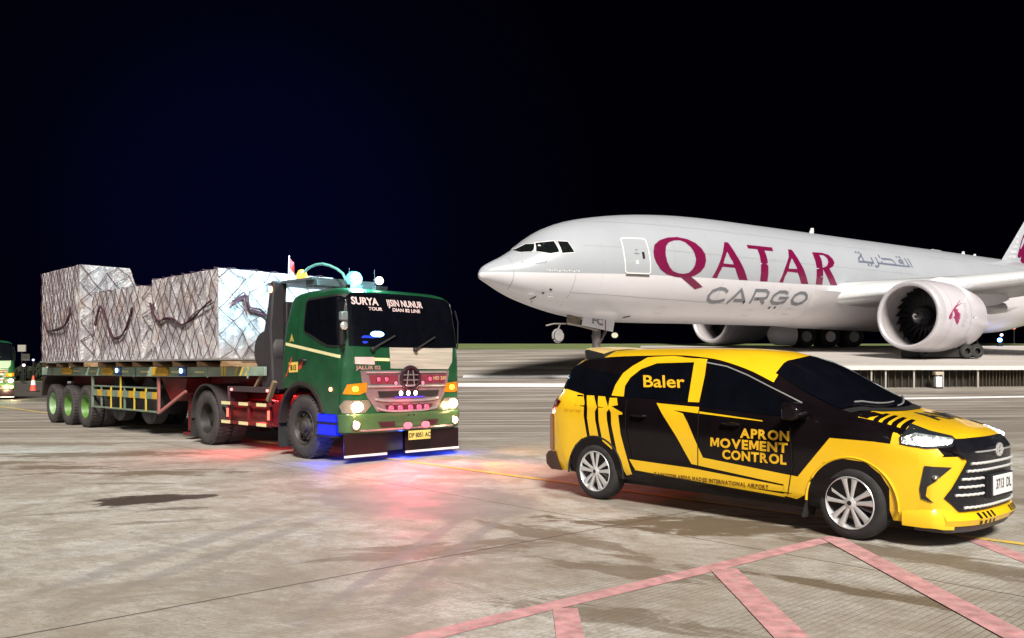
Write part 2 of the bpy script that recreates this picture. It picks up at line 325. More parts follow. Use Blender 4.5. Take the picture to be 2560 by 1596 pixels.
DD={'rear_q':[[(-0.766,1.162),(-0.63,1.261),(-0.251,1.2),(-0.196,1.091),(-0.198,0.945),(-0.139,0.702),(-0.232,0.68),(-0.334,0.599),(-0.42,0.463),(-0.459,0.291),(-0.687,0.924)]],'pillar':[[(0.188,1.186),(0.204,1.305),(0.272,1.437),(0.385,1.52),(0.568,1.613),(0.914,1.622),(1.358,1.584),(1.375,1.42),(1.376,1.146),(1.238,1.147),(1.222,1.353),(1.207,1.557),(0.72,1.548),(0.518,1.485),(0.395,1.39),(0.348,1.295),(0.37,1.179)]],'s1':[[(-0.19,1.179),(-0.077,1.179),(0.008,1.05),(-0.024,1.001),(-0.016,0.905),(0.037,0.713),(-0.094,0.707),(-0.144,0.923),(-0.143,1.045)]],'s2':[[(-0.01,1.175),(0.097,1.172),(0.189,1.039),(0.154,0.996),(0.162,0.913),(0.244,0.586),(0.098,0.671),(0.037,0.895),(0.028,1.027)]],'s3':[[(0.172,1.162),(0.279,1.162),(0.31,1.084),(0.221,1.069),(0.387,1.005),(0.388,0.984),(0.327,0.977),(0.365,0.77),(0.442,0.554),(0.52,0.338),(0.434,0.314),(0.327,0.521),(0.228,0.869),(0.219,0.999),(0.175,1.056)]],'sill':[[(0.487,0.499),(1.318,0.475),(2.361,0.401),(2.361,0.298),(0.577,0.382)]],'swoosh':[[(0.845,1.124),(1.389,1.098),(1.407,1.056),(2.123,0.999),(2.129,0.989),(1.074,1.057),(1.204,1.027),(1.265,0.943),(1.357,0.775),(1.46,0.594),(2.361,0.514),(2.361,0.416),(1.318,0.518),(1.131,0.782)]],'front':[[(2.806,0.876),(3.203,0.869),(3.526,0.841),(3.559,0.838),(3.559,0.193),(3.419,0.179),(3.404,0.286),(3.358,0.454),(3.265,0.595),(3.134,0.689),(2.934,0.702),(2.754,0.657),(2.642,0.536),(2.592,0.356),(2.479,0.293),(2.354,0.31),(2.354,0.515),(2.5,0.503)]],'rwin':[[(-0.633,1.267),(-0.543,1.534),(0.229,1.424),(0.188,1.186),(-0.248,1.19)]],'door1win':[[(0.382,1.179),(0.359,1.284),(0.405,1.384),(0.519,1.479),(0.722,1.543),(1.195,1.552),(1.237,1.152)]],'door2win':[[(1.406,1.109),(1.408,1.421),(1.396,1.54),(1.682,1.513),(1.965,1.435),(2.23,1.326),(2.368,1.249),(2.417,1.018),(2.2,1.008)]],'tail':[[(-0.935,1.12),(-0.861,1.122),(-0.764,1.156),(-0.591,1.104),(-0.652,1.052),(-0.804,1.022),(-0.889,0.993)]],'rail1':[[(0.911,1.631),(1.355,1.597),(1.724,1.539),(2.019,1.456),(2.285,1.347),(2.288,1.335),(2.021,1.443),(1.727,1.526),(1.358,1.584),(0.915,1.619)]],'headlight':[[(-0.205,0.916),(-0.079,1.02),(0.046,0.965),(0.222,0.923),(0.233,0.901),(0.192,0.844),(-0.016,0.829),(-0.142,0.843),(-0.205,0.859)]],'fog':[[(-0.037,0.693),(0.176,0.681),(-0.016,0.525),(-0.027,0.445),(0.026,0.391),(-0.058,0.422),(-0.071,0.501)]],'cheek':[[(0.14,0.91),(0.233,0.912),(0.289,0.734),(0.192,0.799),(0.088,0.831)]],'hoodstripes':[[(3.038,-0.535),(3.012,-0.371),(3.125,-0.923),(3.013,-0.843)],[(3.141,-0.543),(3.12,-0.361),(3.274,-0.911),(3.295,-1.055)],[(3.22,-0.53),(3.19,-0.323),(3.349,-0.896),(3.358,-1.018)],[(3.281,-0.476),(3.273,-0.32),(3.422,-0.881),(3.428,-0.971)],[(2.998,-0.776),(2.979,-0.408),(3.206,-1.017)]],'amc':[[(3.147,0.124),(3.156,0.701),(3.411,0.694),(3.415,-0.024)]],'hoodedge':[[(2.826,-0.517),(2.906,0.831),(3.81,0.317),(3.806,-0.579),(3.414,-0.43),(3.481,-0.937)]],'Q':[[(-8.023,7.273),(-8.177,7.62),(-8.596,7.892),(-9.177,8.075),(-9.846,8.158),(-10.46,8.102),(-10.971,7.923),(-11.296,7.662),(-11.491,7.37),(-11.502,7.025),(-11.402,6.72),(-11.124,6.428),(-10.796,6.241),(-10.518,6.154),(-10.915,5.979),(-11.515,5.7),(-11.008,5.551),(-10.372,5.825),(-9.838,6.073),(-9.374,6.095),(-8.846,6.185),(-8.422,6.402),(-8.152,6.708),(-8.02,6.984)],[(-8.792,7.291),(-8.896,7.595),(-9.129,7.808),(-9.524,7.952),(-9.943,7.989),(-10.258,7.906),(-10.532,7.687),(-10.722,7.398),(-10.79,7.06),(-10.718,6.759),(-10.525,6.495),(-10.31,6.336),(-9.972,6.266),(-9.625,6.273),(-9.271,6.354),(-9.026,6.522),(-8.847,6.797),(-8.777,7.081)]],'A1':[[(-13.148,8.158),(-13.446,8.16),(-13.795,7.546),(-14.266,6.91),(-14.744,6.215),(-14.068,6.199),(-13.79,6.573),(-13.655,6.804),(-12.714,6.807),(-12.512,6.493),(-12.374,6.187),(-12.007,6.187),(-12.439,6.918),(-12.836,7.607)],[(-13.157,7.632),(-13.354,7.29),(-13.58,6.974),(-12.783,6.976),(-12.91,7.257)]],'T':[[(-14.891,8.154),(-16.953,8.174),(-16.949,7.957),(-16.213,7.945),(-16.28,7.504),(-16.322,7.002),(-16.336,6.239),(-15.735,6.214),(-15.707,6.782),(-15.718,7.417),(-15.65,7.961),(-14.886,7.955)]],'A2':[[(-18.321,8.18),(-18.64,8.177),(-18.969,7.607),(-19.379,7.016),(-19.82,6.294),(-19.204,6.27),(-18.974,6.617),(-18.79,6.862),(-17.937,6.878),(-17.732,6.59),(-17.64,6.257),(-17.313,6.257),(-17.709,7.094),(-18.162,7.739)],[(-18.398,7.671),(-18.579,7.388),(-18.756,7.07),(-18.02,7.045),(-18.134,7.31)]],'R':[[(-20.429,8.172),(-21.361,8.211),(-21.917,8.127),(-22.177,7.918),(-22.252,7.672),(-22.051,7.434),(-21.665,7.285),(-22.032,6.847),(-22.502,6.344),(-21.842,6.347),(-21.454,6.764),(-21.08,7.222),(-21.084,6.315),(-20.484,6.307),(-20.476,6.896),(-20.489,7.425),(-20.449,7.814)],[(-21.016,8.057),(-21.415,8.063),(-21.669,7.905),(-21.666,7.655),(-21.47,7.419),(-21.057,7.294),(-21.078,7.613),(-21.074,7.86)]],'cargo':[[(-13.496,5.547),(-13.157,5.671),(-12.778,5.681),(-12.348,5.534),(-12.195,5.297),(-12.279,5.114),(-12.575,5.001),(-12.977,5.006),(-13.335,5.075),(-13.537,5.147)],[(-13.849,4.982),(-14.452,5.701),(-15.173,5.036)],[(-14.225,5.142),(-14.965,5.165)],[(-15.614,5.041),(-15.624,5.729),(-16.454,5.757),(-16.713,5.637),(-16.728,5.417),(-16.543,5.329),(-15.759,5.286)],[(-16.339,5.276),(-16.732,5.065)],[(-18.326,5.691),(-18.043,5.768),(-17.562,5.745),(-17.216,5.527),(-17.207,5.261),(-17.469,5.139),(-17.928,5.135),(-18.344,5.242),(-18.435,5.448),(-17.733,5.417)],[(-20.011,5.656),(-19.73,5.781),(-19.33,5.776),(-18.976,5.608),(-18.895,5.378),(-19.13,5.198),(-19.563,5.156),(-19.923,5.262),(-20.112,5.477),(-19.999,5.679)]],'cdots':[[(-17.366,4.891),(-17.5,4.896)],[(-17.81,4.917),(-17.947,4.922)],[(-15.024,5.146),(-15.15,5.065)],[(-16.007,5.319),(-16.087,5.279)]],'arabic':[[(-30.352,8.543),(-30.395,7.934)],[(-29.982,8.534),(-30.049,8.023),(-30.106,7.971),(-28.476,7.968),(-26.697,7.97)],[(-29.547,8.384),(-29.295,8.346),(-29.137,8.24),(-29.218,8.152),(-29.463,8.207)],[(-29.547,8.384),(-29.536,8.043)],[(-28.629,8.016),(-28.553,8.197),(-28.351,8.313),(-27.84,8.312),(-27.286,8.289)],[(-27.177,8.543),(-27.188,8.005)],[(-26.7,8.355),(-26.73,8.063),(-26.709,7.844),(-26.52,7.706),(-26.287,7.761)],[(-26.186,8.297),(-26.211,7.935),(-25.107,7.945),(-24.755,7.919),(-24.829,8.121),(-25.235,8.351),(-25.277,7.993)],[(-25.363,8.491),(-25.235,8.351)],[(-25.562,7.8),(-25.702,7.739)],[(-25.878,7.804),(-25.998,7.759)],[(-24.8,8.547),(-24.933,8.511)],[(-25.096,8.562),(-25.25,8.519)],[(-29.088,8.59),(-29.207,8.531)],[(-29.389,8.584),(-29.554,8.539)]],'logo':[[(-22.252,4.615),(-23.012,5.048),(-23.059,5.043),(-22.555,4.738),(-23.072,4.908),(-23.071,4.887),(-22.462,4.637),(-22.387,4.565),(-22.479,4.534),(-22.605,4.532),(-22.611,4.504),(-22.513,4.459),(-22.651,4.354),(-22.8,4.29),(-22.787,4.262),(-22.622,4.242),(-22.777,4.193),(-22.781,4.152),(-22.63,4.147),(-22.769,4.069),(-22.753,4.027),(-22.627,4.023),(-22.7,3.944),(-22.695,3.889),(-22.624,3.764),(-22.581,3.749),(-22.467,3.828),(-22.267,4.053),(-22.132,4.103),(-22.251,4.148),(-22.269,4.271),(-22.205,4.42),(-22.134,4.445),(-22.073,4.36),(-22.046,4.195),(-21.997,4.031),(-21.931,3.995),(-21.852,4.012),(-21.781,4.118),(-21.894,4.285),(-22.058,4.442)]],'fin':[[(-50.434,12.202),(-49.934,11.585),(-49.198,10.384),(-49.265,10.222),(-49.532,10.207),(-49.732,10.356),(-49.565,10.008),(-50.001,9.634),(-50.339,9.792),(-50.747,9.786),(-52.969,10.8),(-52.969,13.564),(-51.571,13.258)]],'door':[[(-6.27,7.774),(-6.406,7.857),(-7.58,7.891),(-7.71,7.825),(-7.748,7.098),(-7.825,6.226),(-7.732,6.148),(-6.447,6.114),(-6.345,6.19),(-6.257,6.985)]],'handle':[[(-7.301,7.178),(-7.455,7.202),(-7.468,6.872),(-7.339,6.851)]],'arabs':[[(-2.353,6.562),(-2.327,6.456),(-2.164,6.445),(-2.127,6.494),(-2.101,6.414),(-1.842,6.396),(-1.786,6.444),(-1.715,6.377),(-1.458,6.369),(-1.386,6.467),(-1.278,6.382)]],'bits':[[(-2.431,5.078),(-2.532,5.047)],[(-2.683,5.253),(-2.812,5.188)],[(-2.16,4.788),(-2.263,4.893),(-2.381,4.671),(-2.249,4.65)],[(-7.624,4.08),(-7.954,4.144)]]}
# ================================================================== SETTING
def sstep(a, b, x):
    t = max(0, min(1, (x - a) / (b - a))); return t * t * (3 - 2 * t)
_H = [(0, 0), (26, 0), (33, .2), (40, .57), (48, 1.45), (57, 2.75), (60, 2.95), (75, 3.5), (90, 4.05), (120, 3.9), (400, -3)]
_HL = [(0, 0), (88, 0), (110, .5), (400, -1)]
def rise(X, D): return sstep(-.44, -.16, X / max(D, 1))
def hgt(X, D):
    s = rise(X, D); return pchip(_H, D) * s + pchip(_HL, D) * (1 - s)
def terr(name, rows, mat_, cols=90, tmax=2.2, zoff=0.0):
    mb = MB(); rings = []
    for r in rows:
        q = []
        for k in range(cols + 1):
            t = -tmax + 2 * tmax * k / cols
            D = r if not callable(r) else 0
            if callable(r):
                D = 60.0
                for _ in range(6): D = r(t * (D + 4) / D)
            X = t * (D + 4); q.append((X, D, hgt(X, D) + zoff))
        rings.append(q)
    mb.loft(rings, ring=False)
    return mb.build(name, mat_, smooth=60)
Db = lambda u: 90 - 33 * sstep(-.44, -.16, u)

# ---- concrete of the apron
gm = bpy.data.materials.new('apron concrete'); gm.use_nodes = True
t = gm.node_tree; n = t.nodes; l = t.links; bs = n['Principled BSDF']
def N(ty, **k):
    o = n.new(ty)
    for a, b in k.items(): setattr(o, a, b)
    return o
co = N('ShaderNodeTexCoord')
def mapping(loc=(0, 0, 0), rot=0, sc=(1, 1, 1), typ='TEXTURE'):
    m = N('ShaderNodeMapping'); m.vector_type = typ
    m.inputs['Location'].default_value = loc; m.inputs['Rotation'].default_value = (0, 0, rot); m.inputs['Scale'].default_value = sc
    l.new(co.outputs['Object'], m.inputs[0]); return m.outputs[0]
def noise(vec, s, d=6, ro=0.55, dist=0.0):
    o = N('ShaderNodeTexNoise'); o.inputs['Scale'].default_value = s; o.inputs['Detail'].default_value = d; o.inputs['Roughness'].default_value = ro; o.inputs['Distortion'].default_value = dist
    l.new(vec, o.inputs['Vector']); return o.outputs['Fac']
def ramp(fac, stops):
    o = N('ShaderNodeValToRGB'); e = o.color_ramp.elements
    while len(e) < len(stops): e.new(.5)
    for i, (p, c) in enumerate(stops): e[i].position = p; e[i].color = (*c, 1) if len(c) == 3 else c
    l.new(fac, o.inputs[0]); return o.outputs[0]
def mr(v, a, b, c=0.0, d=1.0, smooth=False):
    o = N('ShaderNodeMapRange'); o.interpolation_type = 'SMOOTHSTEP' if smooth else 'LINEAR'
    for i, x in zip((1, 2, 3, 4), (a, b, c, d)): o.inputs[i].default_value = x
    l.new(v, o.inputs[0]); return o.outputs[0]
def math_(op, a, b=None):
    o = N('ShaderNodeMath', operation=op)
    for i, x in enumerate((a, b)):
        if x is None: continue
        if isinstance(x, (int, float)): o.inputs[i].default_value = x
        else: l.new(x, o.inputs[i])
    return o.outputs[0]
def mix(f, a, b, bt='MIX'):
    o = N('ShaderNodeMix', data_type='RGBA', blend_type=bt)
    if isinstance(f, (int, float)): o.inputs[0].default_value = f
    else: l.new(f, o.inputs[0])
    for i, x in ((6, a), (7, b)):
        if isinstance(x, tuple): o.inputs[i].default_value = (*x, 1)
        else: l.new(x, o.inputs[i])
    return o.outputs[2]
obj = co.outputs['Object']
sep = N('ShaderNodeSeparateXYZ'); l.new(obj, sep.inputs[0]); Yw = sep.outputs[1]
big = noise(obj, 0.35, 5); mid = noise(obj, 2.2, 8, .65); fine = noise(obj, 38, 6, .7)
base = ramp(big, [(.36, (.35, .315, .27)), (.5, (.485, .465, .43)), (.62, (.58, .575, .555))])
base = mix(mr(mid, .43, .60), base, mix(1.0, base, (.80, .76, .70), 'MULTIPLY'))
base = mix(mr(fine, .44, .62, 0, .50), base, (.22, .20, .17))
spk = noise(obj, 120, 2, .6)
base = mix(mr(spk, .57, .66, 0, .5), base, (.12, .11, .10))
mott = noise(obj, 1.1, 7, .72, .8)
base = mix(mr(mott, .47, .60, 0, .65), base, (.23, .195, .155))
mot2 = noise(mapping((4, 2, 0), R(-30), (1, .4, 1)), 4.5, 10, .78, .6)
base = mix(mr(mot2, .48, .60, 0, .50), base, (.19, .165, .135))
brush = noise(mapping((0, 0, 0), R(20), (1.6, .16, 1)), 2.2, 6, .6)
base = mix(mr(brush, .48, .64, 0, .45), base, (.27, .24, .20))
# grooves across the slabs, parallel to one set of joints
GA = R(41.3)
gv = mapping((0, 0, 0), GA)
gs = N('ShaderNodeSeparateXYZ'); l.new(gv, gs.inputs[0])
gw = math_('PINGPONG', math_('MULTIPLY', gs.outputs[1], 1.0 / .048), 0.5)
gl = mr(gw, .0, .16, 1, 0)
gmask = math_('MULTIPLY', mr(Yw, 5.2, 9.5, 1, .0, True), mr(noise(mapping((3, 1, 0), GA, (1, .5, 1)), .55, 4), .38, .60, .15, 1))
gmask = math_('MULTIPLY', gmask, mr(sep.outputs[0], -4, 2.0, .25, 1, True))
gfac = math_('MULTIPLY', gl, gmask)
base = mix(math_('MULTIPLY', gfac, .62), base, (.13, .115, .095))
# worn, oily and damp patches: (x, y, half length, half width, turn, strength)
def blob(cx, cy, rx, ry, rot, st, soft=.45, dis=.5):
    v = mapping((cx, cy, 0), R(rot), (rx, ry, 1))
    ln = N('ShaderNodeVectorMath', operation='LENGTH'); l.new(v, ln.inputs[0])
    d = math_('ADD', ln.outputs['Value'], math_('MULTIPLY', math_('SUBTRACT', noise(mapping((0, 0, 0), R(rot), (1.6, .7, 1)), 2.6, 9, .74, .5), .5), dis * 9.0))
    return mr(d, 1 - soft, 1.0, st, 0, True)
def acc(ls):
    r = None
    for b in ls:
        o = blob(*b); r = o if r is None else math_('MAXIMUM', r, o)
    return r
brown = acc([(1.9, 8.0, 1.5, .60, -8, .95), (.5, 7.35, 1.3, .22, -50, .65), (-.6, 6.9, 1.0, .35, 20, .65), (3.3, 6.6, 1.6, .28, -47, .75), (2.5, 5.5, 1.1, .12, -42, .9), (3.9, 5.6, .9, .16, -40, .6),
             (.9, 6.2, .8, .25, -30, .65), (.6, 5.1, 1.0, .2, -30, .65), (-5.1, 12.0, 1.6, .35, 5, .8), (-7.4, 14.5, 2.2, .5, 8, .9), (-6.9, 12.6, 1.2, .3, 0, .8), (-8.6, 13.2, 1.6, .4, 0, .7), (4.6, 9.6, 1.8, .5, 0, .6), (-4.6, 8.7, .7, .10, 25, .45),
             (-3.4, 8.2, .6, .10, 15, .55), (-9.8, 16.5, 2.4, .5, 0, .6), (3.9, 6.15, .7, .10, -30, .6), (1.2, 9.3, 1.2, .5, -47, .4), (-4.9, 10.9, .8, .12, 0, .5)])
base = mix(brown, base, (.12, .088, .055))
dark = acc([(-4.2, 9.55, .60, .42, 35, 1.0, .2, .28), (-3.75, 9.75, .35, .2, 30, .95, .2, .25), (-3.55, 8.95, .4, .10, 20, .55)])
base = mix(dark, base, (.050, .036, .028))
grey = acc([(-1.0, 9.6, 1.6, 1.15, -47, .65, .15, .06), (-2.72, 7.1, 2.4, .17, 74, .5, .5, .10), (-2.25, 7.1, 2.4, .13, 74, .48, .5, .10), (-.80, 7.0, 2.6, .10, 78, .62, .5, .10), (-.42, 7.0, 2.5, .10, 78, .60, .5, .10),
            (-3.6, 6.8, 2.0, .25, 60, .2), (-1.7, 5.9, .5, .3, 10, .25)])
base = mix(grey, base, (.20, .185, .18))
# far apron: long streaks left by traffic
st1 = noise(mapping((0, 0, 0), R(3), (14, .9, 1)), 1.6, 6, .6, .3)
st2 = noise(mapping((5, 0, 0), R(-2), (30, .35, 1)), 1.2, 4, .6)
fcol = ramp(st1, [(.33, (.075, .066, .062)), (.45, (.20, .175, .155)), (.56, (.31, .28, .25)), (.68, (.50, .48, .45))])
fcol = mix(mr(st2, .4, .7, 0, .55), fcol, (.20, .165, .135))
base = mix(mr(Yw, 13, 22, 0, 1, True), base, fcol)
base = mix(math_('MULTIPLY', mr(math_('ADD', Yw, math_('MULTIPLY', noise(mapping((0, 0, 0), 0, (12, 2, 1)), 1, 5), 16)), 40, 50, 0, .88, True), mr(sep.outputs[0], -11, -17, 0, 1, True)), base, (.035, .03, .026))  # far left darkened in colour where the light should fall off
# joints between slabs: two families of lines crossing at (1.03, 8.04)
def joint(ang, off, per, w):
    v = mapping((1.03, 8.04, 0), R(ang)); s_ = N('ShaderNodeSeparateXYZ'); l.new(v, s_.inputs[0])
    q = math_('ADD', s_.outputs[1], math_('MULTIPLY', math_('SUBTRACT', noise(obj, 5, 3), .5), .012))
    q = math_('PINGPONG', math_('ADD', q, off), per)
    return mr(q, w * .4, w, 1, 0)
jn = math_('MAXIMUM', joint(41.3, 0, 4.0, .016), joint(-47.4, 0, 4.5, .013))
base = mix(math_('MULTIPLY', jn, .85), base, (.055, .045, .038))
l.new(base, bs.inputs['Base Color'])
l.new(mr(mid, .3, .7, .55, .8), bs.inputs['Roughness'])
bmp = N('ShaderNodeBump'); bmp.inputs['Strength'].default_value = .35; bmp.inputs['Distance'].default_value = .012
hh = math_('SUBTRACT', math_('MULTIPLY', fine, .5), math_('ADD', math_('MULTIPLY', gfac, .7), jn))
l.new(hh, bmp.inputs['Height']); l.new(bmp.outputs[0], bs.inputs['Normal'])

rows = [-6, -2, .5, 2, 3.5, 5, 7, 9, 12, 15, 18, 21, 24, 26] + [27 + 1.0 * i for i in range(28)] + [55.5, lambda u: .7 * 56 + .3 * Db(u), lambda u: .3 * 56 + .7 * Db(u), Db]
def tr_rows(rs):
    return rs
ground = terr('ground', rows, gm, cols=110); tag(ground, kind='structure')
grassm = mat('rough grass', (.115, .150, .050), .9, var=.45, vs=.8, bump=.5, bs=9, stretch=(.3, 2, 1))
gr = terr('grass', [Db, lambda u: Db(u) + 4, lambda u: Db(u) + 9, lambda u: Db(u) + 14, lambda u: Db(u) + 20, lambda u: Db(u) + 27, lambda u: Db(u) + 34, lambda u: 150, lambda u: 260, lambda u: 400], grassm, cols=110)
tag(gr, 'strip of rough green grass on the rise beyond the concrete apron', 'grass', kind='stuff')
# low scrub in the dark beyond the apron on the left
sc = MB()
for i in range(2600):
    D = random.uniform(91, 97); X = random.uniform(-74, -36); z = hgt(X, D); h = random.uniform(.15, 1.9) * (0.7 + .3 * math.sin(X * .7))
    a = random.uniform(0, 6.28); s_ = random.uniform(.2, .5); q = Vector((math.cos(a), math.sin(a), random.uniform(-.4, .4))) * s_
    p = Vector((X, D, z + h)); r_ = Vector((0, random.uniform(-.2, .2), random.uniform(.2, .5)))
    sc.add([p - q, p + r_, p + q, p - r_], [(0, 1, 2, 3)])
o = sc.build('scrub', mat('dark scrub leaves', (.012, .018, .006), .9, var=.5, vs=1), smooth=0)
tag(o, 'low dark scrub along the edge of the apron behind the left truck', 'scrub', kind='stuff')

# painted lines on the apron, and light streaks drawn as white strips
def strip(name, pts, w, m, z=.004, n=1, label=None, cat=None, group=None):
    mb = MB(); P = []
    for (a, b) in zip(pts[:-1], pts[1:]):
        a = Vector(a); b = Vector(b); k = max(1, int((b - a).length / .8))
        P += [a.lerp(b, i / k) for i in range(k)]
    P.append(Vector(pts[-1])); A = []
    for i, p in enumerate(P):
        t_ = (P[min(i + 1, len(P) - 1)] - P[max(i - 1, 0)]).normalized(); nr_ = Vector((-t_.y, t_.x)); ww = w * (1 + random.uniform(-.03, .03)) / 2
        A.append([(q.x, q.y, hgt(q.x, q.y) + z) for q in (p + nr_ * ww, p - nr_ * ww)])
    mb.loft(A, ring=False)
    o = mb.build(name, m, smooth=0); tag(o, kind='structure'); return o
strip('line_or_light_streak', [(-1.6, 3.75), (-.05, 5.04), (1.53, 6.31), (2.86, 7.42)], .15, PINK)
strip('line_or_light_streak', [(.33, 5.22), (.315, 4.0), (.31, 2.5)], .155, PINK, .008)
strip('line_or_light_streak', [(1.57, 6.25), (1.55, 4.6), (1.53, 2.5)], .20, PINK, .008)
strip('line_or_light_streak', [(2.81, 7.38), (2.81, 4.66), (2.80, 2.5)], .19, PINK, .0085)
strip('line_or_light_streak', [(4.05, 7.6), (4.03, 7.38), (4.0, 5.0)], .17, PINK, .004)
strip('line_or_light_streak', [(-22.5, 35.4), (-19.79, 32.47), (-9.64, 21.72), (-7.34, 19.33), (-2.01, 13.82), (-.17, 11.84), (4.02, 7.46), (6.5, 4.9)], .10, YLINE, .006)
strip('line_or_light_streak', [(-2.6, 44.6), (9, 44.8)], 1.1, WSTREAK, .02)  # this and the next two: reflected light streaks put into white colour
strip('line_or_light_streak', [(-3.5, 41.0), (9, 40.6)], 1.7, WSTREAK, .02)
strip('line_or_light_streak', [(13.5, 33.5), (30, 36.6)], .8, WSTREAK, .02)

# raised slab the aircraft stands on, with its barred front wall
RAMP = mat('pale raised concrete', (.44, .41, .385), .7, var=.12, vs=.5, bump=.2, bs=6, stretch=(.3, 1.2, 1))
def wallD(X): return 38.4 + max(0, (X - 6)) * .10
def slabz(X, D):
    a = wallD(X); return 1.58 + (D - a) * (2.86 - 1.58) / (57 - a) if D < 57 else 2.86 + (D - 57) * .035
mb = MB(); rings = []
for k in range(30):
    f_ = k / 29.0
    q = []
    for j in range(30):
        u = .153 + (1.3 - .153) * (j / 29.0) ** 1.3
        X0 = u * 38.4; D0 = wallD(X0) + .12; D = D0 + (66 - D0) * f_; X = u * D; q.append((X, D, max(slabz(X, D), hgt(X, D) + .05)))
    rings.append(q)
mb.loft(rings, ring=False)
L0 = [r[0] for r in rings]; mb.loft([L0, [(p[0], p[1], hgt(p[0], p[1]) - .3) for p in L0]], ring=False)
o = mb.build('raised_apron', RAMP, smooth=50); tag(o, kind='structure')
rw = empty('retaining_wall', (6, 38.4, .5), 0, 'low wall with dark barred front and pale coping below the raised slab', 'wall')
xs = [6 + 46 * i / 60 for i in range(61)]
cp = MB(); cp.loft([[(x - 6, wallD(x) - 38.4 + d, z - .5) for (d, z) in ((-.12, 1.40), (-.12, 1.60), (.25, 1.60), (.25, 1.40))] for x in xs], cap=True); cp.build('coping', mat('pale coping', (.62, .61, .585), .6, var=.1), rw, smooth=30)
bk = MB(); bk.loft([[(x - 6, wallD(x) - 38.4 + d, z - .5) for (d, z) in ((.35, -.2), (.35, 1.42), (.5, 1.42), (.5, -.2))] for x in xs], cap=True); bk.build('back_panel', mat('dark corrugated panel', (.012, .010, .007), .8, var=.3), rw)
rb = MB(); x = 10.0
while x < 50:
    rb.box((x - 6, wallD(x) - 38.4 + .22, .40), (.035, .05, 1.1)); x += random.choice((.16, .17, .18)) if x > 21.6 else .34
o = rb.build('bars', mat('brown steel bars', (.075, .050, .022), .6, .2, var=.4, vs=2), rw); 
for x in (16.9, 17.6, 19.0, 20.45, 22.2, 25.2, 28.4, 32):
    p = MB(); p.box((x - 6, wallD(x) - 38.4 + .02, .42), (.07, .07, 1.1)); p.build('post', mat('pale post', (.4, .38, .35), .6), rw, bevel=.01)
# small white pump cabinet by the wall
pc = empty('utility_cabinet', (20.0, wallD(20.0) - .35, hgt(20.0, 39.2)), 0, 'small white utility cabinet in front of the barred wall', 'cabinet')
b = MB(); b.box((0, 0, .32), (.28, .25, .5)); b.build('cabinet_body', WHITE, pc, bevel=.02)
b = MB(); b.box((0, 0, .72), (.36, .3, .16)); b.box((0, 0, .60), (.10, .1, .1)); b.build('hood', mat('pale beige metal', (.5, .42, .34), .5), pc, bevel=.02)
b = MB(); b.box((0, 0, .04), (.34, .3, .08)); b.build('plinth', DARKM, pc)

# distant lamps
def light_post(x, y, z, col, st, r, label, h=None, head='round'):
    g0 = hgt(x, y)
    e_ = empty('light_post', (x, y, g0), 0, label, 'lamp')
    p = MB(); p.tube([(0, 0, 0), (0, 0, z - g0)], .05, 6); p.box((0, 0, .05), (.3, .3, .1)); p.build('pole', DARKM, e_)
    hd = MB()
    if head == 'round': hd.sphere((0, 0, z - g0), r, 12)
    else: hd.box((0, 0, z - g0), (r * 2, .15, r * 1.7))
    hd.build('lamp_head', emi('lamp ' + '%.2f %.2f %.2f %.1f' % (*col, st), col, st), e_)
light_post(49.85, 90, 5.18, (.6, 1, .8), 2.0, .13, 'faint greenish light on a pole right of the engine')
light_post(52.45, 90, 5.02, (1, .75, .9), 3.0, .15, 'pinkish light on a pole above the blue runway light')
light_post(53.79, 90, 5.75, (1, .3, .15), .8, .16, 'dim red light on a pole nearest the right edge')
light_post(36.0, 62, 3.55, (.12, .35, 1), 14, .16, 'bright blue runway edge light on the grass under the wing')
light_post(-52.5, 90, 3.6, (.75, .7, .6), .035, .42, 'dim square floodlight high beside the left truck', head='sq')
light_post(-52.7, 91, 2.65, (.7, .65, .55), .03, .42, 'dim square floodlight lower beside the left truck', head='sq')
light_post(-45.6, 80, 2.25, (.6, .6, 1), 3, .10, 'small violet white light on a pole left of the trailer')
light_post(-46.5, 80, 1.75, (1, .8, .75), 2, .14, 'small pinkish light near the ground left of the trailer')

# traffic cone far left
tc_ = empty('traffic_cone', (-30.2, 53, 0), 0, 'orange and white traffic cone beside the white van', 'traffic cone')
b = MB(); b.box((0, 0, .03), (.55, .55, .06)); b.build('cone_base', RUB, tc_, bevel=.01)
b = MB(); b.lathe([(.21, .06), (.16, .35), (.05, 1.0), (.0, 1.02)], axis='z', n=20); b.build('cone_body', mat('orange plastic', (.75, .10, .06), .5), tc_)
b = MB(); b.lathe([(.155, .42), (.105, .72)], axis='z', n=20); b.build('reflective_band', WHITE, tc_)
# small white van far left
vn = empty('parked_van', (-33.5, 62, 0), R(-60), 'small white van with headlamps lit behind the trailer tail', 'van')
VW = mat('white van paint', (.6, .63, .66), .35)
b = MB(); b.prism([(-2.2, .35), (2.0, .35), (2.15, .55), (2.1, .95), (1.35, 1.15), (.75, 1.85), (-2.1, 1.9), (-2.25, 1.6)], -.8, .8); b.build('body', VW, vn, bevel=.08, seg=3)
b = MB(); b.prism([(1.30, 1.15), (.80, 1.72), (.0, 1.74), (.0, 1.15)], -.81, .81); b.add([(1.42, -.7, 1.16), (1.42, .7, 1.16), (.84, .66, 1.78), (.84, -.66, 1.78)], [(0, 1, 2, 3)]); b.build('window', GLASS, vn)
for sx in (1.4, -1.4):
    for sy in (-.78, .78):
        b = MB(); b.lathe([(.0, -.1), (.3, -.1), (.33, 0), (.3, .1), (0, .1)], (sx, sy, .33), 'y', 20); b.build('wheel', RUB, vn)
for sy in (-.6, .6):
    b = MB(); b.sphere((2.12, sy, .78), .13, 12); b.build('headlight', emi('van headlamp', (.75, .9, 1), 9), vn)
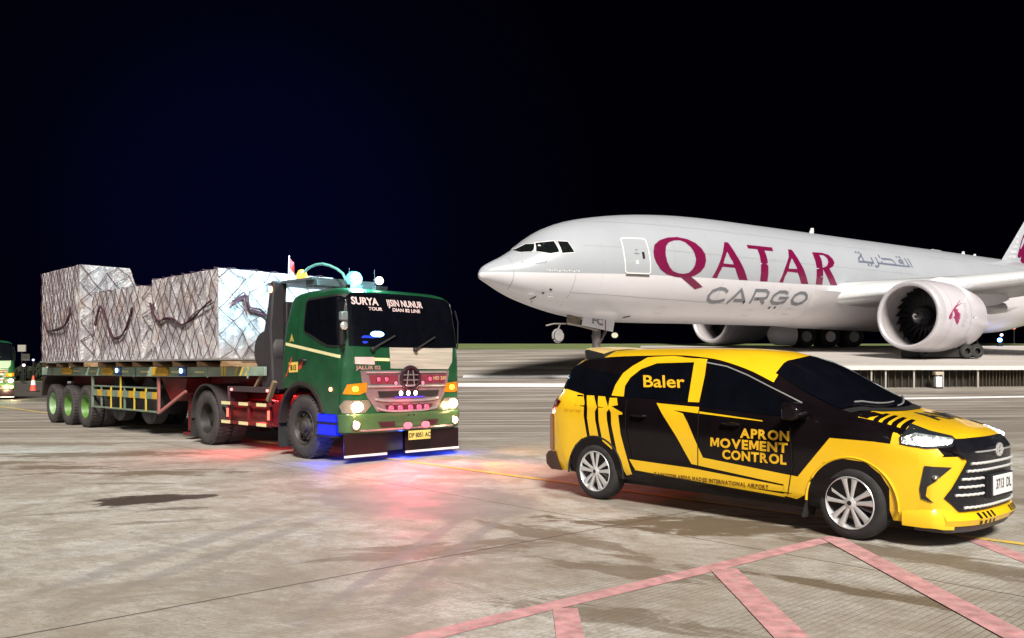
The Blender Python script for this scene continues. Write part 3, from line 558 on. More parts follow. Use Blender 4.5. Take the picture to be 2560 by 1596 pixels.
# ================================================================== CAR
def wheel_car(name, parent, c, side, yaw=0.0):
    # side=-1: outer face towards -y
    e_ = None
    s = side; w = .10
    b = MB()
    prof = [(.225, s * .07), (.232, s * .100), (.262, s * .108), (.298, s * .096), (.314, s * .075), (.320, s * .03), (.320, -s * .03), (.314, -s * .08), (.29, -s * .1), (.23, -s * .1), (.22, -s * .08)]
    b.lathe(prof, axis='y', n=48)
    ty = b.build(name, RUB, parent, smooth=50); ty.location = c; ty.rotation_euler = (0, 0, yaw)
    r = MB()
    r.lathe([(.232, s * .102), (.226, s * .108), (.216, s * .100), (.208, s * .06), (.20, -s * .05), (.215, -s * .08)], axis='y', n=48)
    # hub
    r.lathe([(0, s * .104), (.028, s * .105), (.034, s * .10), (.05, s * .096), (.06, s * .05), (.06, 0)], axis='y', n=20)
    for k in range(5):
        a0 = 2 * math.pi * k / 5 + .32
        for d in (-.17, .17):
            a1 = a0 + d; a2 = a0 + d * 1.35
            P0 = Vector((math.cos(a0 + d * 1.8) * .042, 0, math.sin(a0 + d * 1.8) * .042)); P1 = Vector((math.cos(a2) * .214, 0, math.sin(a2) * .214))
            t_ = (P1 - P0).normalized(); nr_ = Vector((-t_.z, 0, t_.x))
            rings = []
            for f_, wd in ((0, .015), (.45, .017), (.85, .023), (1, .030)):
                p = P0.lerp(P1, f_); dep = .092 + .012 * f_ + (.0015 if d > 0 else 0) + .0006 * k
                rings.append([p + nr_ * wd * q + Vector((0, s * dd, 0)) for q, dd in ((-1, dep - .03), (-1, dep - .004), (-.6, dep), (.6, dep), (1, dep - .004), (1, dep - .03))])
            r.loft(rings, cap=True)
    ro = r.build('rim', ALLOY, ty, smooth=40)
    k_ = MB()
    k_.lathe([(.0, s * .108), (.020, s * .108), (.022, s * .104)], axis='y', n=16)
    k_.lathe([(.205, -s * .01), (0, -s * .01)], axis='y', n=32)
    k_.build('hub_cap', DARKM, ty)
    d_ = MB(); d_.lathe([(.15, s * .02), (.15, s * .03), (.05, s * .03)], axis='y', n=32); d_.build('brake_disc', mat('brake disc steel', (.25, .2, .18), .4, .8), ty)
    return ty

def build_car():
    root = empty('suv', (1.603, 10.141, 0), -R(48.4), 'yellow and black car marked APRON MOVEMENT CONTROL on its door, headlamps lit', 'car')
    T = dict(
        zb=[(-.98, .42), (-.9, .30), (-.5, .26), (0, .25), (3, .22), (3.5, .19), (3.8, .20), (3.87, .26)],
        ws=[(-.98, .70), (-.8, .78), (-.4, .82), (3.2, .82), (3.5, .80), (3.87, .74)],
        wm=[(-.98, .74), (-.8, .83), (-.4, .86), (3.3, .86), (3.6, .83), (3.87, .78)],
        zt=[(-.98, 1.0), (-.85, 1.10), (-.6, 1.21), (-.2, 1.19), (.4, 1.17), (1.4, 1.11), (2.2, 1.03), (2.9, 1.015), (3.2, .99), (3.45, .95), (3.75, .89), (3.87, .78)],
        wt=[(-.98, .72), (-.8, .78), (-.4, .80), (1.4, .82), (2.9, .83), (3.3, .82), (3.6, .77), (3.87, .70)],
        zr=[(-.98, 1.03), (-.75, 1.20), (-.62, 1.34), (-.52, 1.50), (-.30, 1.59), (.5, 1.615), (.9, 1.615), (1.36, 1.58), (1.8, 1.475), (2.1, 1.36), (2.3, 1.275), (2.6, 1.165), (2.85, 1.095), (3.05, 1.065), (3.2, 1.04), (3.45, .985), (3.75, .915), (3.87, .80)],
        yr=[(-.98, .69), (-.6, .74), (-.4, .67), (.5, .635), (1.3, .645), (1.8, .685), (2.3, .75), (2.9, .78), (3.2, .76), (3.6, .70), (3.87, .63)],
        zc=[(-.98, 1.05), (-.80, 1.25), (-.66, 1.50), (-.52, 1.68), (-.3, 1.72), (.3, 1.73), (1.4, 1.71), (1.9, 1.675), (2.15, 1.625), (2.3, 1.56), (2.5, 1.445), (2.7, 1.325), (2.9, 1.205), (3.03, 1.125), (3.1, 1.10), (3.3, 1.065), (3.5, 1.02), (3.7, .955), (3.83, .87), (3.87, .82)])
    st = sorted(set([-.98, -.95, -.9, -.85, -.8, -.75, -.7, -.66, -.6, -.55, -.5, -.46, -.4] + [round(-.3 + .1 * i, 2) for i in range(41)] + [2.15, 2.35, 2.85, 2.95, 3.03, 3.42, 3.65, 3.75, 3.79, 3.82, 3.85, 3.87]))
    def half(x):
        g = {k: pchip(v, x) for k, v in T.items()}
        zb, zt = g['zb'], g['zt']; H_ = zt - zb
        p = [(0, zb), (g['ws'] * .6, zb), (g['ws'], zb + .02), (g['wm'] - .006, zb + H_ * .14), (g['wm'], zb + H_ * .36), (g['wm'], zb + H_ * .60), (g['wm'] - .006, zb + H_ * .86),
             (g['wt'] + .012, zt - .015), (g['wt'], zt)]
        dz = g['zr'] - zt
        p += [(g['wt'] + (g['yr'] - g['wt']) * .5, zt + dz * .5), (g['yr'], g['zr']), (g['yr'] - .045, g['zr'] + .35 * min(.06, g['zc'] - g['zr'])), (g['yr'] * .62, g['zr'] + .80 * (g['zc'] - g['zr'])), (0, g['zc'])]
        return p
    def cur(x, y):   # plan curvature of nose and tail
        x2 = x
        if x > 2.9: x2 -= .30 * (abs(y) / .86) ** 3.2 * ((x - 2.9) / .97) ** 2
        if x < -.3: x2 += .22 * (abs(y) / .86) ** 3 * ((-.3 - x) / .68) ** 2
        # windscreen bows forward in the middle
        return x2
    rings = []
    for x in st:
        h = half(x); full = [(cur(x, y), -y, z) for (y, z) in h] + [(cur(x, y), y, z) for (y, z) in h[-2:0:-1]]
        rings.append(full)
    nh = 13
    def mf(i, j):
        jj = j if j < nh else 2 * nh - 1 - j
        xm = (st[i] + st[i + 1]) / 2
        if xm > 3.42 and 1 <= jj <= 7: return 1
        if xm > 3.03 and jj >= 10: return 1
        if xm < 2.15 and jj >= 11 and xm > -.5: return 1
        if xm < -.46 and 2 <= jj <= 6: return 1
        if jj <= 1: return 2
        return 0
    b = MB(); b.loft(rings, mf=mf)
    # front and rear closing faces as grids
    for x, fl in ((st[-1], 1), (st[0], 0)):
        h = half(x); rr = []
        for (y, z) in h:
            yy = y if y > .01 else .01
            rr.append([(cur(x, -yy + 2 * yy * k / 12), -yy + 2 * yy * k / 12, z) for k in range(13)])
        b.loft(rr, ring=False, mf=lambda i, j: (1 if i <= 6 else 0) if fl else 2)
    body = b.build('body', [BLK, YEL, TRIM], root, smooth=28)
    bm = bmesh.new(); bm.from_mesh(body.data); bmesh.ops.remove_doubles(bm, verts=bm.verts, dist=.012); bmesh.ops.recalc_face_normals(bm, faces=bm.faces)
    hs = [e for e in bm.edges if e.is_boundary]
    if hs: bmesh.ops.holes_fill(bm, edges=hs, sides=0)
    bmesh.ops.recalc_face_normals(bm, faces=bm.faces); bm.to_mesh(body.data); bm.free()
    bvh0 = bvh_of(body)
    c = MB()
    for xx in (-.02, 3.0):
        for sy in (-1, 1): c.lathe([(.412, -.23), (.412, .23)], (xx + .003, sy * .803, .3013), 'y', 46, m=2, cap=True)
    c.m = [2] * len(c.f); cs = [c]
    boolean(body, cs, [BLK, YEL, TRIM])
    bvh = bvh0
    so = lambda: (Vector((0, -2, 0)), Vector((1, 0, 0)), Vector((0, 0, 1)), Vector((0, 1, 0)))
    so2 = lambda: (Vector((0, 2, 0)), Vector((1, 0, 0)), Vector((0, 0, 1)), Vector((0, -1, 0)))
    def both(name, loops, m, off, grid=.06, mirror=True, lab=None):
        fl = fill2d(loops)
        a = decal(name, fl, m, root, bvh, *so(), off=off, grid=grid)
        if lab and a: a['label'] = lab
        if mirror: decal(name, fl, m, root, bvh, *so2(), off=off, grid=grid)
    both('livery_panel', DD['rear_q'], YEL, .003, lab='yellow rear quarter panel')
    for k in ('s1', 's2', 's3'): both('livery_stripe', DD[k], YEL, .003)
    both('pillar_trim', DD['pillar'], YEL, .006)
    both('sill_panel', DD['sill'], YEL, .003)
    both('livery_stripe', DD['swoosh'], YEL, .004)
    both('livery_panel', DD['front'], YEL, .003)
    both('side_window', DD['rwin'], GLASS, .004); both('side_window', DD['door1win'], GLASS, .004)
    both('side_window', [[(1.41, 1.105), (1.42, 1.35), (1.43, 1.545), (1.62, 1.50), (1.85, 1.41), (2.08, 1.32), (2.3, 1.22), (2.55, 1.12), (2.62, 1.06), (2.2, 1.05)]], GLASS, .004)
    both('roof_rail', [[(1.36, 1.560), (1.62, 1.518), (1.88, 1.432), (2.12, 1.335), (2.32, 1.255), (2.5, 1.18), (2.5, 1.168), (2.32, 1.243), (2.12, 1.323), (1.88, 1.420), (1.62, 1.506), (1.36, 1.548)]], CHROME, .009)
    DOORL = mat('door shut line', (.004, .0035, .003), .6)
    for pts in ([(1.40, 1.09), (1.40, .50)], [(2.42, .95), (2.45, .60), (2.40, .33)], [(.43, 1.15), (.44, .80), (.52, .52)], [(.52, .385), (2.42, .285)]):
        for s_ in (so, so2): decal('door_gap', stroke(pts, .010), DOORL, root, bvh, *s_(), off=.007)
    # windscreen and rear glass
    up = (Vector((0, 0, 4)), Vector((1, 0, 0)), Vector((0, 1, 0)), Vector((0, 0, -1)))
    decal('windscreen', fill2d([[(2.12, -.60), (2.17, -.3), (2.19, 0), (2.17, .3), (2.12, .60), (2.5, .665), (2.84, .71), (2.97, .45), (3.03, 0), (2.97, -.45), (2.84, -.71), (2.5, -.665)]]), GLASS, root, bvh, *up, off=.005, grid=.08)
    decal('cowl', fill2d([[(2.86, -.73), (2.99, -.45), (3.04, 0), (2.99, .45), (2.86, .73), (2.95, .74), (3.07, .4), (3.11, 0), (3.07, -.4), (2.95, -.74)]]), TRIM, root, bvh, *up, off=.007, grid=.08)
    decal('bonnet_stripe', fill2d([[(2.95, -.80), (3.05, -.52), (3.14, -.50), (3.10, -.80)]]), BLK, root, bvh, *up, off=.004, grid=.05)
    for x0 in (3.16, 3.235, 3.31, 3.385):
        decal('bonnet_stripe', fill2d([[(x0 + .0, -.80), (x0 - .035, -.56), (x0 - .045, -.42), (x0 - .01, -.42), (x0 + .012, -.56), (x0 + .045, -.80)]]), BLK, root, bvh, *up, off=.004, grid=.05)
    tx = boldtext('AMC', .27, .006); wx = max(p[0] for p in tx[0]); tx = ([((p[0] - wx / 2) * 1.1, p[1]) for p in tx[0]], tx[1])
    decal('bonnet_lettering', tx, DECK, root, bvh, Vector((3.44, .33, 4)), Vector((0, 1, 0)), Vector((-1, 0, 0)), Vector((0, 0, -1)), off=.004, grid=.05)
    # wipers
    for y0, y1 in ((-.55, .05), (.02, .55)):
        pts = []
        for k in range(9):
            y = y0 + (y1 - y0) * k / 8; x = 3.02 - .30 * (abs(y) / .8) ** 2 - .02 * k / 8 * 3
            h, nn, _, _ = bvh.ray_cast(Vector((x, y, 4)), Vector((0, 0, -1)))
            if h: pts.append(h + nn * .02)
        w_ = MB(); w_.tube(pts, .009, 5); w_.build('wiper', mat('grey wiper', (.20, .20, .21), .4), root)
    # lettering on the doors
    def side_text(s_, x, z, h, m, bold=.01, wid=1.0, align='RIGHT', off=.006, shear=0, name='door_lettering', sp=1.0, rot=0):
        f_ = boldtext(s_, h, bold, .10 if h > .05 else .14) if shear == 0 else text2d(s_, h, bold, align, 1, shear, sp)
        f_ = ([(p[0] * wid, p[1]) for p in f_[0]], f_[1])
        U = Vector((math.cos(rot), 0, math.sin(rot))); V = Vector((-math.sin(rot), 0, math.cos(rot)))
        return decal(name, f_, m, root, bvh, Vector((x, -2, z)), U, V, Vector((0, 1, 0)), off=off, grid=.05)
    def fit(s_, x0, x1, z, h, m, **k):
        f_ = boldtext(s_, h, k.get('bold', .01), .10 if h > .05 else .14) if not k.get('shear') else text2d(s_, h, k.get('bold', .01), 'LEFT', 1, k.get('shear', 0), k.get('sp', 1.0)); w = max(p[0] for p in f_[0]) - min(p[0] for p in f_[0])
        k['wid'] = (x1 - x0) / w; return side_text(s_, x0, z, h, m, align='LEFT', **k)
    fit('APRON', 1.89, 2.415, .825, .088, DECY, bold=.005, sp=1.06); fit('MOVEMENT', 1.55, 2.40, .715, .088, DECY, bold=.005, sp=1.06); fit('CONTROL', 1.69, 2.39, .605, .088, DECY, bold=.005, sp=1.06)
    fit('ZAINUDDIN ABDUL MADJID INTERNATIONAL AIRPORT', .83, 2.20, .355, .036, mat('brown lettering', (.16, .08, .01), .5), bold=.002, name='sill_lettering')
    fit('Baler', .60, 1.17, 1.29, .13, DECY, bold=.003, off=.008, name='window_lettering', shear=-.25)
    fit('by arrey', -.52, -.24, .985, .045, mat('faint orange lettering', (.62, .30, .01), .4), bold=.0, name='quarter_lettering', shear=.2)
    # lamps
    Od = Vector((3.65, -.80, 0)); Ud = Vector((.8, .6, 0)); Dd = Vector((-.6, .8, 0)); Z = Vector((0, 0, 1))
    HL = mat('headlamp reflector', (.62, .66, .72), .12, .6, var=.5, vs=22, bump=.8, bs=30); HLL = emi('car headlamp glow', (.82, .92, 1.0), 7.0); 
    HB = mat('headlamp housing', (.02, .025, .03), .15, coat=1)
    for mir in (1, -1):
        m_ = lambda v: Vector((v.x, v.y * mir, v.z))
        fl = fill2d(DD['headlight']); fl = fl if mir == 1 else fl
        hb = decal('headlight', fl, HB, root, bvh, m_(Od), m_(Ud), Z, m_(Dd), off=.010, grid=.05)
        fl2 = fill2d([[(-.19, .862), (-.19, .912), (-.08, .945), (.02, .930), (.20, .905), (.215, .893), (.17, .857), (-.01, .843), (-.13, .852)]])
        decal('lamp_lens', fl2, HL, hb, bvh, m_(Od), m_(Ud), Z, m_(Dd), off=.016, grid=.05)
        for (u_, z_, r_) in ((-.14, .885, .022), (-.07, .895, .036), (.0, .893, .036), (.065, .888, .034), (.125, .883, .028), (.175, .880, .018)):
            h_, n_, _, _ = bvh.ray_cast(m_(Od) + m_(Ud) * u_ + Z * z_ - m_(Dd) * 2, m_(Dd))
            if h_: q = MB(); q.sphere(h_ + n_ * .014, r_, 12, sq=(.7, .7, .8)); q.build('projector', HLL, hb)
        fg = decal('fog_recess', fill2d(DD['fog']), TRIM, root, bvh, m_(Od), m_(Ud), Z, m_(Dd), off=.010, grid=.02)
        q = MB(); hh_, nn, _, _ = bvh.ray_cast(m_(Od) + m_(Ud) * .035 + Z * .60 - m_(Dd) * 2, m_(Dd))
        q.sphere(hh_ + nn * .006, .032, 12, sq=(1, 1, .7)); q.build('fog_lamp', mat('fog lamp glass', (.3, .3, .28), .1, .6), fg)
        decal('cheek_trim', fill2d(DD['cheek']), BLK, root, bvh, m_(Od), m_(Ud), Z, m_(Dd), off=.009, grid=.02)
        tl = decal('tail_lamp', fill2d([[(-.97, 1.13), (-.80, 1.15), (-.73, 1.14), (-.58, 1.10), (-.63, 1.05), (-.78, 1.01), (-.97, 1.0)]]), mat('tail lamp red glass', (.10, .004, .006), .08, coat=1), root, bvh, *(so() if mir == 1 else so2()), off=.012, grid=.05)
    # front end
    fo = (Vector((5, 0, 0)), Vector((0, 1, 0)), Vector((0, 0, 1)), Vector((-1, 0, 0)))
    grl = decal('grille', fill2d([[(-.56, .90), (-.60, .80), (-.50, .735), (-.60, .58), (-.70, .43), (-.58, .31), (.58, .31), (.70, .43), (.60, .58), (.50, .735), (.60, .80), (.56, .90)]]), mat('black grille', (.008, .008, .012), .25, bump=.3, bs=90), root, bvh, *fo, off=.010, grid=.03)
    SLAT = mat('bright chrome slat', (.92, .93, .95), .18, .35, var=.03)
    def barz(z0, y0, y1, r, m, wav=.0025, dz=0):
        pts = []
        k = max(2, int((y1 - y0) / .03))
        for i in range(k + 1):
            y = y0 + (y1 - y0) * i / k
            h, nn, _, _ = bvh.ray_cast(Vector((5, y, z0)), Vector((-1, 0, 0)))
            if h: pts.append(h + Vector((.02, 0, wav * (1 if i % 2 else -1))))
        q = MB(); q.tube(pts, r, 6); q.build('grille_bar', m, grl)
    for z0, w0 in ((.705, .47), (.645, .52), (.345, .55)): barz(z0, -w0, w0, .0115, SLAT)
    for z0, w0 in ((.58, .57), (.515, .60), (.45, .63)): barz(z0, -w0, -.30, .011, SLAT); barz(z0, .32, w0, .011, SLAT)
    barz(.80, -.42, .42, .008, CHROME, 0)
    em = MB(); hx = bvh.ray_cast(Vector((5, 0, .80)), Vector((-1, 0, 0)))[0].x + .03
    for (ry, rz_) in ((.075, .052), (.030, .052)): em.tube([(hx, ry * math.cos(2 * math.pi * k / 24), .80 + rz_ * math.sin(2 * math.pi * k / 24)) for k in range(24)], .008, 6, closed=True)
    em.tube([(hx, .052 * math.cos(2 * math.pi * k / 24), .825 + .025 * math.sin(2 * math.pi * k / 24)) for k in range(24)], .007, 6, closed=True)
    em.build('emblem', CHROME, grl)
    px = bvh.ray_cast(Vector((5, 0, .5)), Vector((-1, 0, 0)))[0].x + .05
    pl = MB(); pl.box((px, .02, .505), (.012, .44, .165)); plo = pl.build('licence_plate', WHITE, root, bevel=.004)
    bk_ = MB(); bk_.box((px - .03, .02, .5), (.05, .50, .20)); bk_.build('plate_holder', TRIM, plo)
    flatlabel('plate_number', text2d('3713  DL', .085, .002, 'CENTER', .80), DECK, plo, (px + .008, .02, .475), (0, 1, 0), (0, 0, 1))
    # lower lip with hazard bars
    lip = MB(); rr = []
    for k in range(25):
        y = -.72 + 1.44 * k / 24; h = bvh.ray_cast(Vector((5, y, .30)), Vector((-1, 0, 0)))[0]
        x = h.x if h else 3.6
        rr.append([(x - .05, y, .31), (x + .02, y, .30), (x + .055, y, .245), (x + .03, y, .195), (x - .06, y, .185)])
    lip.loft(rr, cap=True); lo = lip.build('front_lip', YEL, root, smooth=40); lb = bvh_of(lo)
    for y0 in (-.42, -.345, -.27, -.195, .22, .285, .35, .415):
        decal('hazard_bar', fill2d([[(y0, .295), (y0 + .035, .295), (y0 + .065, .20), (y0 + .03, .20)]]), DECK, lo, lb, *fo, off=.004, grid=.05)
    sk = MB(); rr = []
    for k in range(21):
        y = -.68 + 1.36 * k / 20; h = bvh.ray_cast(Vector((5, y, .30)), Vector((-1, 0, 0)))[0]; x = h.x
        rr.append([(x - .04, y, .20), (x + .02, y, .19), (x - .02, y, .135), (x - .25, y, .13), (x - .25, y, .2)])
    sk.loft(rr, cap=True); sk.build('under_tray', mat('scuffed grey plastic', (.07, .065, .07), .5), root)
    # bumper crease running to the lamp
    for mir in (-1, 1):
        q = MB(); pts = []
        for (x, z, yo) in ((3.40, .28, .02), (3.55, .285, .03), (3.70, .30, .05)):
            pass
        rr = []
        for k in range(10):
            f_ = k / 9; d_ = Vector((-.6 + .3 * f_, -.8 * mir * 1, 0)).normalized()
            o_ = Vector((3.42 + .33 * f_, mir * (.80 - .16 * f_), .27)); h, nn, _, _ = bvh.ray_cast(o_ + Vector((.3, mir * .6, 0)), Vector((-.3, -mir * .6, 0)).normalized())
            if h is None: continue
            rr.append([h + nn * a_ + Vector((0, 0, b_)) for a_, b_ in ((-.01, .09), (.012 + .02 * f_, .05), (.02 + .035 * f_, -.02), (.012 + .03 * f_, -.08), (-.02, -.085))])
        if len(rr) > 2: q.loft(rr, cap=True); q.build('bumper_corner', YEL, root, smooth=40)
    # mirrors
    for mir in (-1, 1):
        mm = empty('mirror', (2.53, mir * .96, 1.10)); mm.parent = root
        q = MB(); q.prism([(-.09, -.07), (-.09, .08), (.02, .085), (.09, .03), (.085, -.05), (.03, -.075)], -.11, .11); q.build('mirror_shell', BLK, mm, bevel=.03, seg=3)
        q = MB(); q.bar((.02, -mir * .16, -.05), (.02, -mir * .02, -.03), .05, .03); q.build('mirror_arm', TRIM, mm)
        q = MB(); q.box((-.085, 0, 0), (.01, .15, .10)); q.build('mirror_glass', CHROME, mm)
    # door handles
    for x, z in ((.62, .985), (1.78, .955)):
        for mir in (-1, 1):
            q = MB(); q.tube([(x - .1, mir * .855, z), (x - .08, mir * .885, z + .002), (x + .08, mir * .885, z - .004), (x + .1, mir * .855, z - .005)], .014, 8); q.build('door_handle', BLK, root)
    # roof spoiler and rear bumper
    sp_ = MB(); rr = []
    for k in range(13):
        y = -.62 + 1.24 * k / 12; c_ = .10 * (abs(y) / .62) ** 3
        e_x = -.70 + .30 * (abs(y) / .62) ** 1.5; rr.append([(-.10, y, 1.735 - c_ * .6 - .01), (-.35, y, 1.757 - c_ * .4), (e_x, y, 1.752 - c_ * .4), (e_x - .005, y, 1.725 - c_ * .4), (e_x + .02, y, 1.66 - c_ * .5), (-.30, y, 1.60 - c_ * .3), (-.10, y, 1.64 - c_)])
    sp_.loft(rr, cap=True, m=1, mf=lambda i, j: 0 if j < 2 else 1); sp_.build('roof_spoiler', [mat('pale yellow roof paint', (.72, .52, .20), .35, coat=.4), TRIM], root, smooth=40)
    rbm = MB(); rr = []
    for k in range(17):
        y = -.84 + 1.68 * k / 16; x = -.98 + .22 * (abs(y) / .86) ** 3
        rr.append([(x + .1, y, .50), (x - .03, y, .49), (x - .07, y, .44), (x - .06, y, .34), (x + .02, y, .28), (x + .2, y, .28)])
    rbm.loft(rr, cap=True); rbm.build('rear_bumper', mat('dark bronze bumper', (.05, .022, .015), .35, coat=.3), root, smooth=40)
    q = MB(); rr = []
    for k in range(9):
        y = -.82 + .22 * k / 8; x = -.955 + .22 * (abs(y) / .86) ** 3
        rr.append([(x, y, .95), (x - .03, y, .93), (x - .035, y, .52), (x + .02, y, .50)])
    q.loft(rr, cap=True); q.build('tailgate_trim', mat('satin bronze trim', (.42, .26, .20), .25, .6), root)
    # wheel arch lips
    for xx, a0, a1 in ((-.02, -.02, 1.02), (3.0, .0, 1.0)):
        for mir in (-1, 1):
            q = MB(); pts = [(xx + .418 * math.cos(math.pi * (a0 + (a1 - a0) * k / 30)), mir * .858, .30 + .418 * math.sin(math.pi * (a0 + (a1 - a0) * k / 30))) for k in range(31)]
            q.tube(pts, .012, 6); q.build('arch_lip', TRIM if xx < 1 else YEL, root)
    # mud flap behind the front wheel, underbody
    for mir in (-1, 1):
        q = MB(); q.box((2.57, mir * .74, .27), (.02, .2, .28), ry=.25); q.build('mud_flap', RUB, root)
    q = MB(); q.box((1.5, 0, .25), (3.9, 1.35, .1)); q.build('underbody', TRIM, root)
    for xx, yw in ((-.02, 0), (3.0, R(-4))):
        for sy in (-1, 1): wheel_car('wheel', root, (xx, sy * .765, .32), sy, yw if sy == -1 else yw)
    for sy in (-.60, .60): lamp('car_beam', 'SPOT', (3.80, sy, .87), 22, (.85, .93, 1), root, .05, rot=(1, 0, -.10), spot=R(70))
    return root
car = build_car()
# ================================================================== TRUCKS
TY = -R(45); TO = (-2.50, 14.62, 0)
def wheel_truck(parent, c, s, rimm, dish=False, name='wheel', tm=None):
    R_ = .525; w = .14
    b = MB(); b.lathe([(.29, s * w * .85), (.31, s * w), (.42, s * (w + .012)), (.49, s * w), (.515, s * w * .8), (.525, s * .05), (.525, -s * .05), (.515, -s * w * .8), (.49, -s * w), (.31, -s * w), (.29, -s * w * .8)], axis='y', n=48)
    ty = b.build(name, tm or DUSTRUB, parent, smooth=45); ty.location = c
    g = MB()
    for k in range(40):
        a = 2 * math.pi * k / 40
        for q in (-1, 1): g.box(((.524) * math.cos(a + q * .03), q * .075, .524 * math.sin(a + q * .03)), (.012, .12, .045), ry=-a)
    g.build('tread', tm or DUSTRUB, ty, smooth=0)
    r = MB()
    if dish:
        r.lathe([(.30, s * w * .9), (.285, s * w * .95), (.27, s * w * .75), (.255, s * .02), (.235, -s * .04), (.13, -s * .05), (.12, s * .02), (.09, s * .035), (0, s * .04)], axis='y', n=40)
    else:
        r.lathe([(.30, s * w * .9), (.285, s * w), (.272, s * w * .8), (.262, s * .03), (.245, s * .02), (.17, s * .085), (.145, s * .09), (.14, s * .12), (.105, s * .125), (.10, s * .165), (.085, s * .175), (0, s * .178)], axis='y', n=40)
    ro = r.build('rim', rimm, ty, smooth=40)
    nb = MB()
    rad, dep = (.165, -.03) if dish else (.205, .075)
    for k in range(10):
        a = 2 * math.pi * k / 10; nb.tube([(rad * math.cos(a), s * dep, rad * math.sin(a)), (rad * math.cos(a), s * (dep + .035), rad * math.sin(a))], .014, 6)
    o_ = nb.build('wheel_nuts', rimm, ro, smooth=0)
    return ty
RIMG = mat('grimy grey rim', (.075, .068, .062), .55, .5, var=.5, vs=9, bump=.3, bs=30)
RIMD = mat('dark rim', (.022, .020, .020), .6, .2, var=.3, vs=9)
def FY(y): return 1.02 * y + .195
def FZ(z): return 1.5 + (z - 1.5) * 1.02
def FP(l): return [(FY(y), FZ(z)) for y, z in l]

def build_tractor():
    root = empty('tractor_truck', TO, TY, 'near green tractor truck with lit headlamps, red grille lamps and cyan roof beacon', 'truck', 'trucks on the apron')
    T = dict(xf=[(.46, 1.10), (1.0, 1.125), (1.45, 1.12), (1.85, 1.08), (2.6, .96), (2.70, .90), (2.77, .76), (2.82, .45)],
             xr=[(.46, -.86), (1.2, -.84), (2.0, -.76), (2.55, -.62), (2.68, -.56), (2.77, -.42), (2.82, -.2)],
             w=[(.46, 1.18), (1.0, 1.215), (1.75, 1.215), (2.6, 1.165), (2.70, 1.12), (2.77, 1.0), (2.82, .8)])
    def outline(z, grow=0.0, x_min=None):
        xf, xr, w = (pchip(T[k], z) for k in ('xf', 'xr', 'w')); xf += grow; w += grow; rc = .20; rr = .08; pts = []
        k_ = 14
        for i in range(k_ + 1):
            y = (-w + rc) + (2 * w - 2 * rc) * i / k_; pts.append((xf - .05 * (y / w) ** 2, y, z))
        xc = xf - .05 * ((w - rc) / w) ** 2
        for i in range(1, 7): a = i / 6 * math.pi / 2; pts.append((xc - rc + rc * math.cos(a), w - rc + rc * math.sin(a), z))
        for i in range(1, 8): pts.append((xc - rc + (xr + rr - xc + rc) * i / 8, w, z))
        for i in range(0, 5): a = i / 4 * math.pi / 2; pts.append((xr + rr - rr * math.sin(a), w - rr + rr * math.cos(a), z))
        half = pts[k_ + 1:]
        for p in [(x, -y, z) for x, y, z in reversed(half)]: pts.append(p)
        return pts
    zs = [.46, .5, .6, .75, .78, .9, 1.05, 1.2, 1.35, 1.45, 1.6, 1.75, 1.85, 2.0, 2.15, 2.3, 2.45, 2.58, 2.64, 2.68, 2.72, 2.75, 2.78, 2.80, 2.82]
    b = MB(); b.loft([outline(z) for z in zs], cap=True)
    body = b.build('cab', [GRN, TRIM], root, smooth=38); bvh = bvh_of(body)
    c = MB(); c.lathe([(.645, -1.6), (.645, 1.6)], (-.17, 0, .56), 'y', 44, m=1, cap=True); c.box((-1.02, 0, .61), (1.9, 3, 1.09), m=1); c.m = [1] * len(c.f)
    c1 = MB(); c1.lathe([(.645, -1.6), (.645, 1.6)], (-.17, 0, .56), 'y', 44, cap=True); c1.m = [1] * len(c1.f)
    c2 = MB(); c2.box((-1.02, 0, .61), (1.72, 3, 1.10)); c2.m = [1] * len(c2.f)
    boolean(body, [c1, c2], [GRN, TRIM])
    so = (Vector((0, -3, 0)), Vector((1, 0, 0)), Vector((0, 0, 1)), Vector((0, 1, 0)))
    sl = (Vector((0, 3, 0)), Vector((1, 0, 0)), Vector((0, 0, 1)), Vector((0, -1, 0)))
    fo = (Vector((4, 0, 0)), Vector((0, 1, 0)), Vector((0, 0, 1)), Vector((-1, 0, 0)))
    win = [[(-.06, 2.56), (-.02, 2.60), (.84, 2.63), (.90, 2.60), (.96, 1.88), (.92, 1.855), (.62, 1.87), (.44, 1.93), (.26, 2.0), (-.04, 2.10), (-.08, 2.14)]]
    wfr = [[(-.10, 2.60), (-.03, 2.64), (.87, 2.665), (.94, 2.62), (1.0, 1.87), (.94, 1.82), (.60, 1.835), (.40, 1.895), (.24, 1.965), (-.08, 2.07), (-.12, 2.12)]]
    for s_ in (so, sl):
        d = decal('door_window', fill2d(wfr), TRIM, root, bvh, *s_, off=.010, grid=.045); decal('window_glass', fill2d(win), GLASS, d, bvh, *s_, off=.017, grid=.045)
        decal('side_stripe', stroke([(-.67, 1.905), (.95, 1.675)], .05), CREAM, root, bvh, *s_, off=.005, grid=.15)
        for pts in ([(-.28, 2.62), (-.30, 1.9), (-.33, 1.22)], [(.98, 1.80), (.955, 1.2), (.93, .8)], [(-.33, 1.22), (.1, 1.15), (.4, .9)]):
            decal('door_gap', stroke(pts, .014), mat('green shut line', (.004, .03, .012), .6), root, bvh, *s_, off=.005, grid=.15)
    hd = MB(); hd.tube([(-.20, -1.215, 1.63), (-.18, -1.25, 1.63), (-.03, -1.25, 1.625), (-.01, -1.215, 1.62)], .022, 6); hd.build('door_handle', TRIM, root)
    st = decal('door_sticker', fill2d([[(-.56, 1.42), (-.27, 1.43), (-.27, 1.60), (-.56, 1.59)]]), mat('yellow sticker', (.75, .52, .10), .5), root, bvh, *so, off=.006, grid=.2)
    decal('sticker_lettering', shift2(text2d('B15', .085, .004, 'CENTER'), -.415, 1.465), DECK, st, bvh, *so, off=.010, grid=.2)
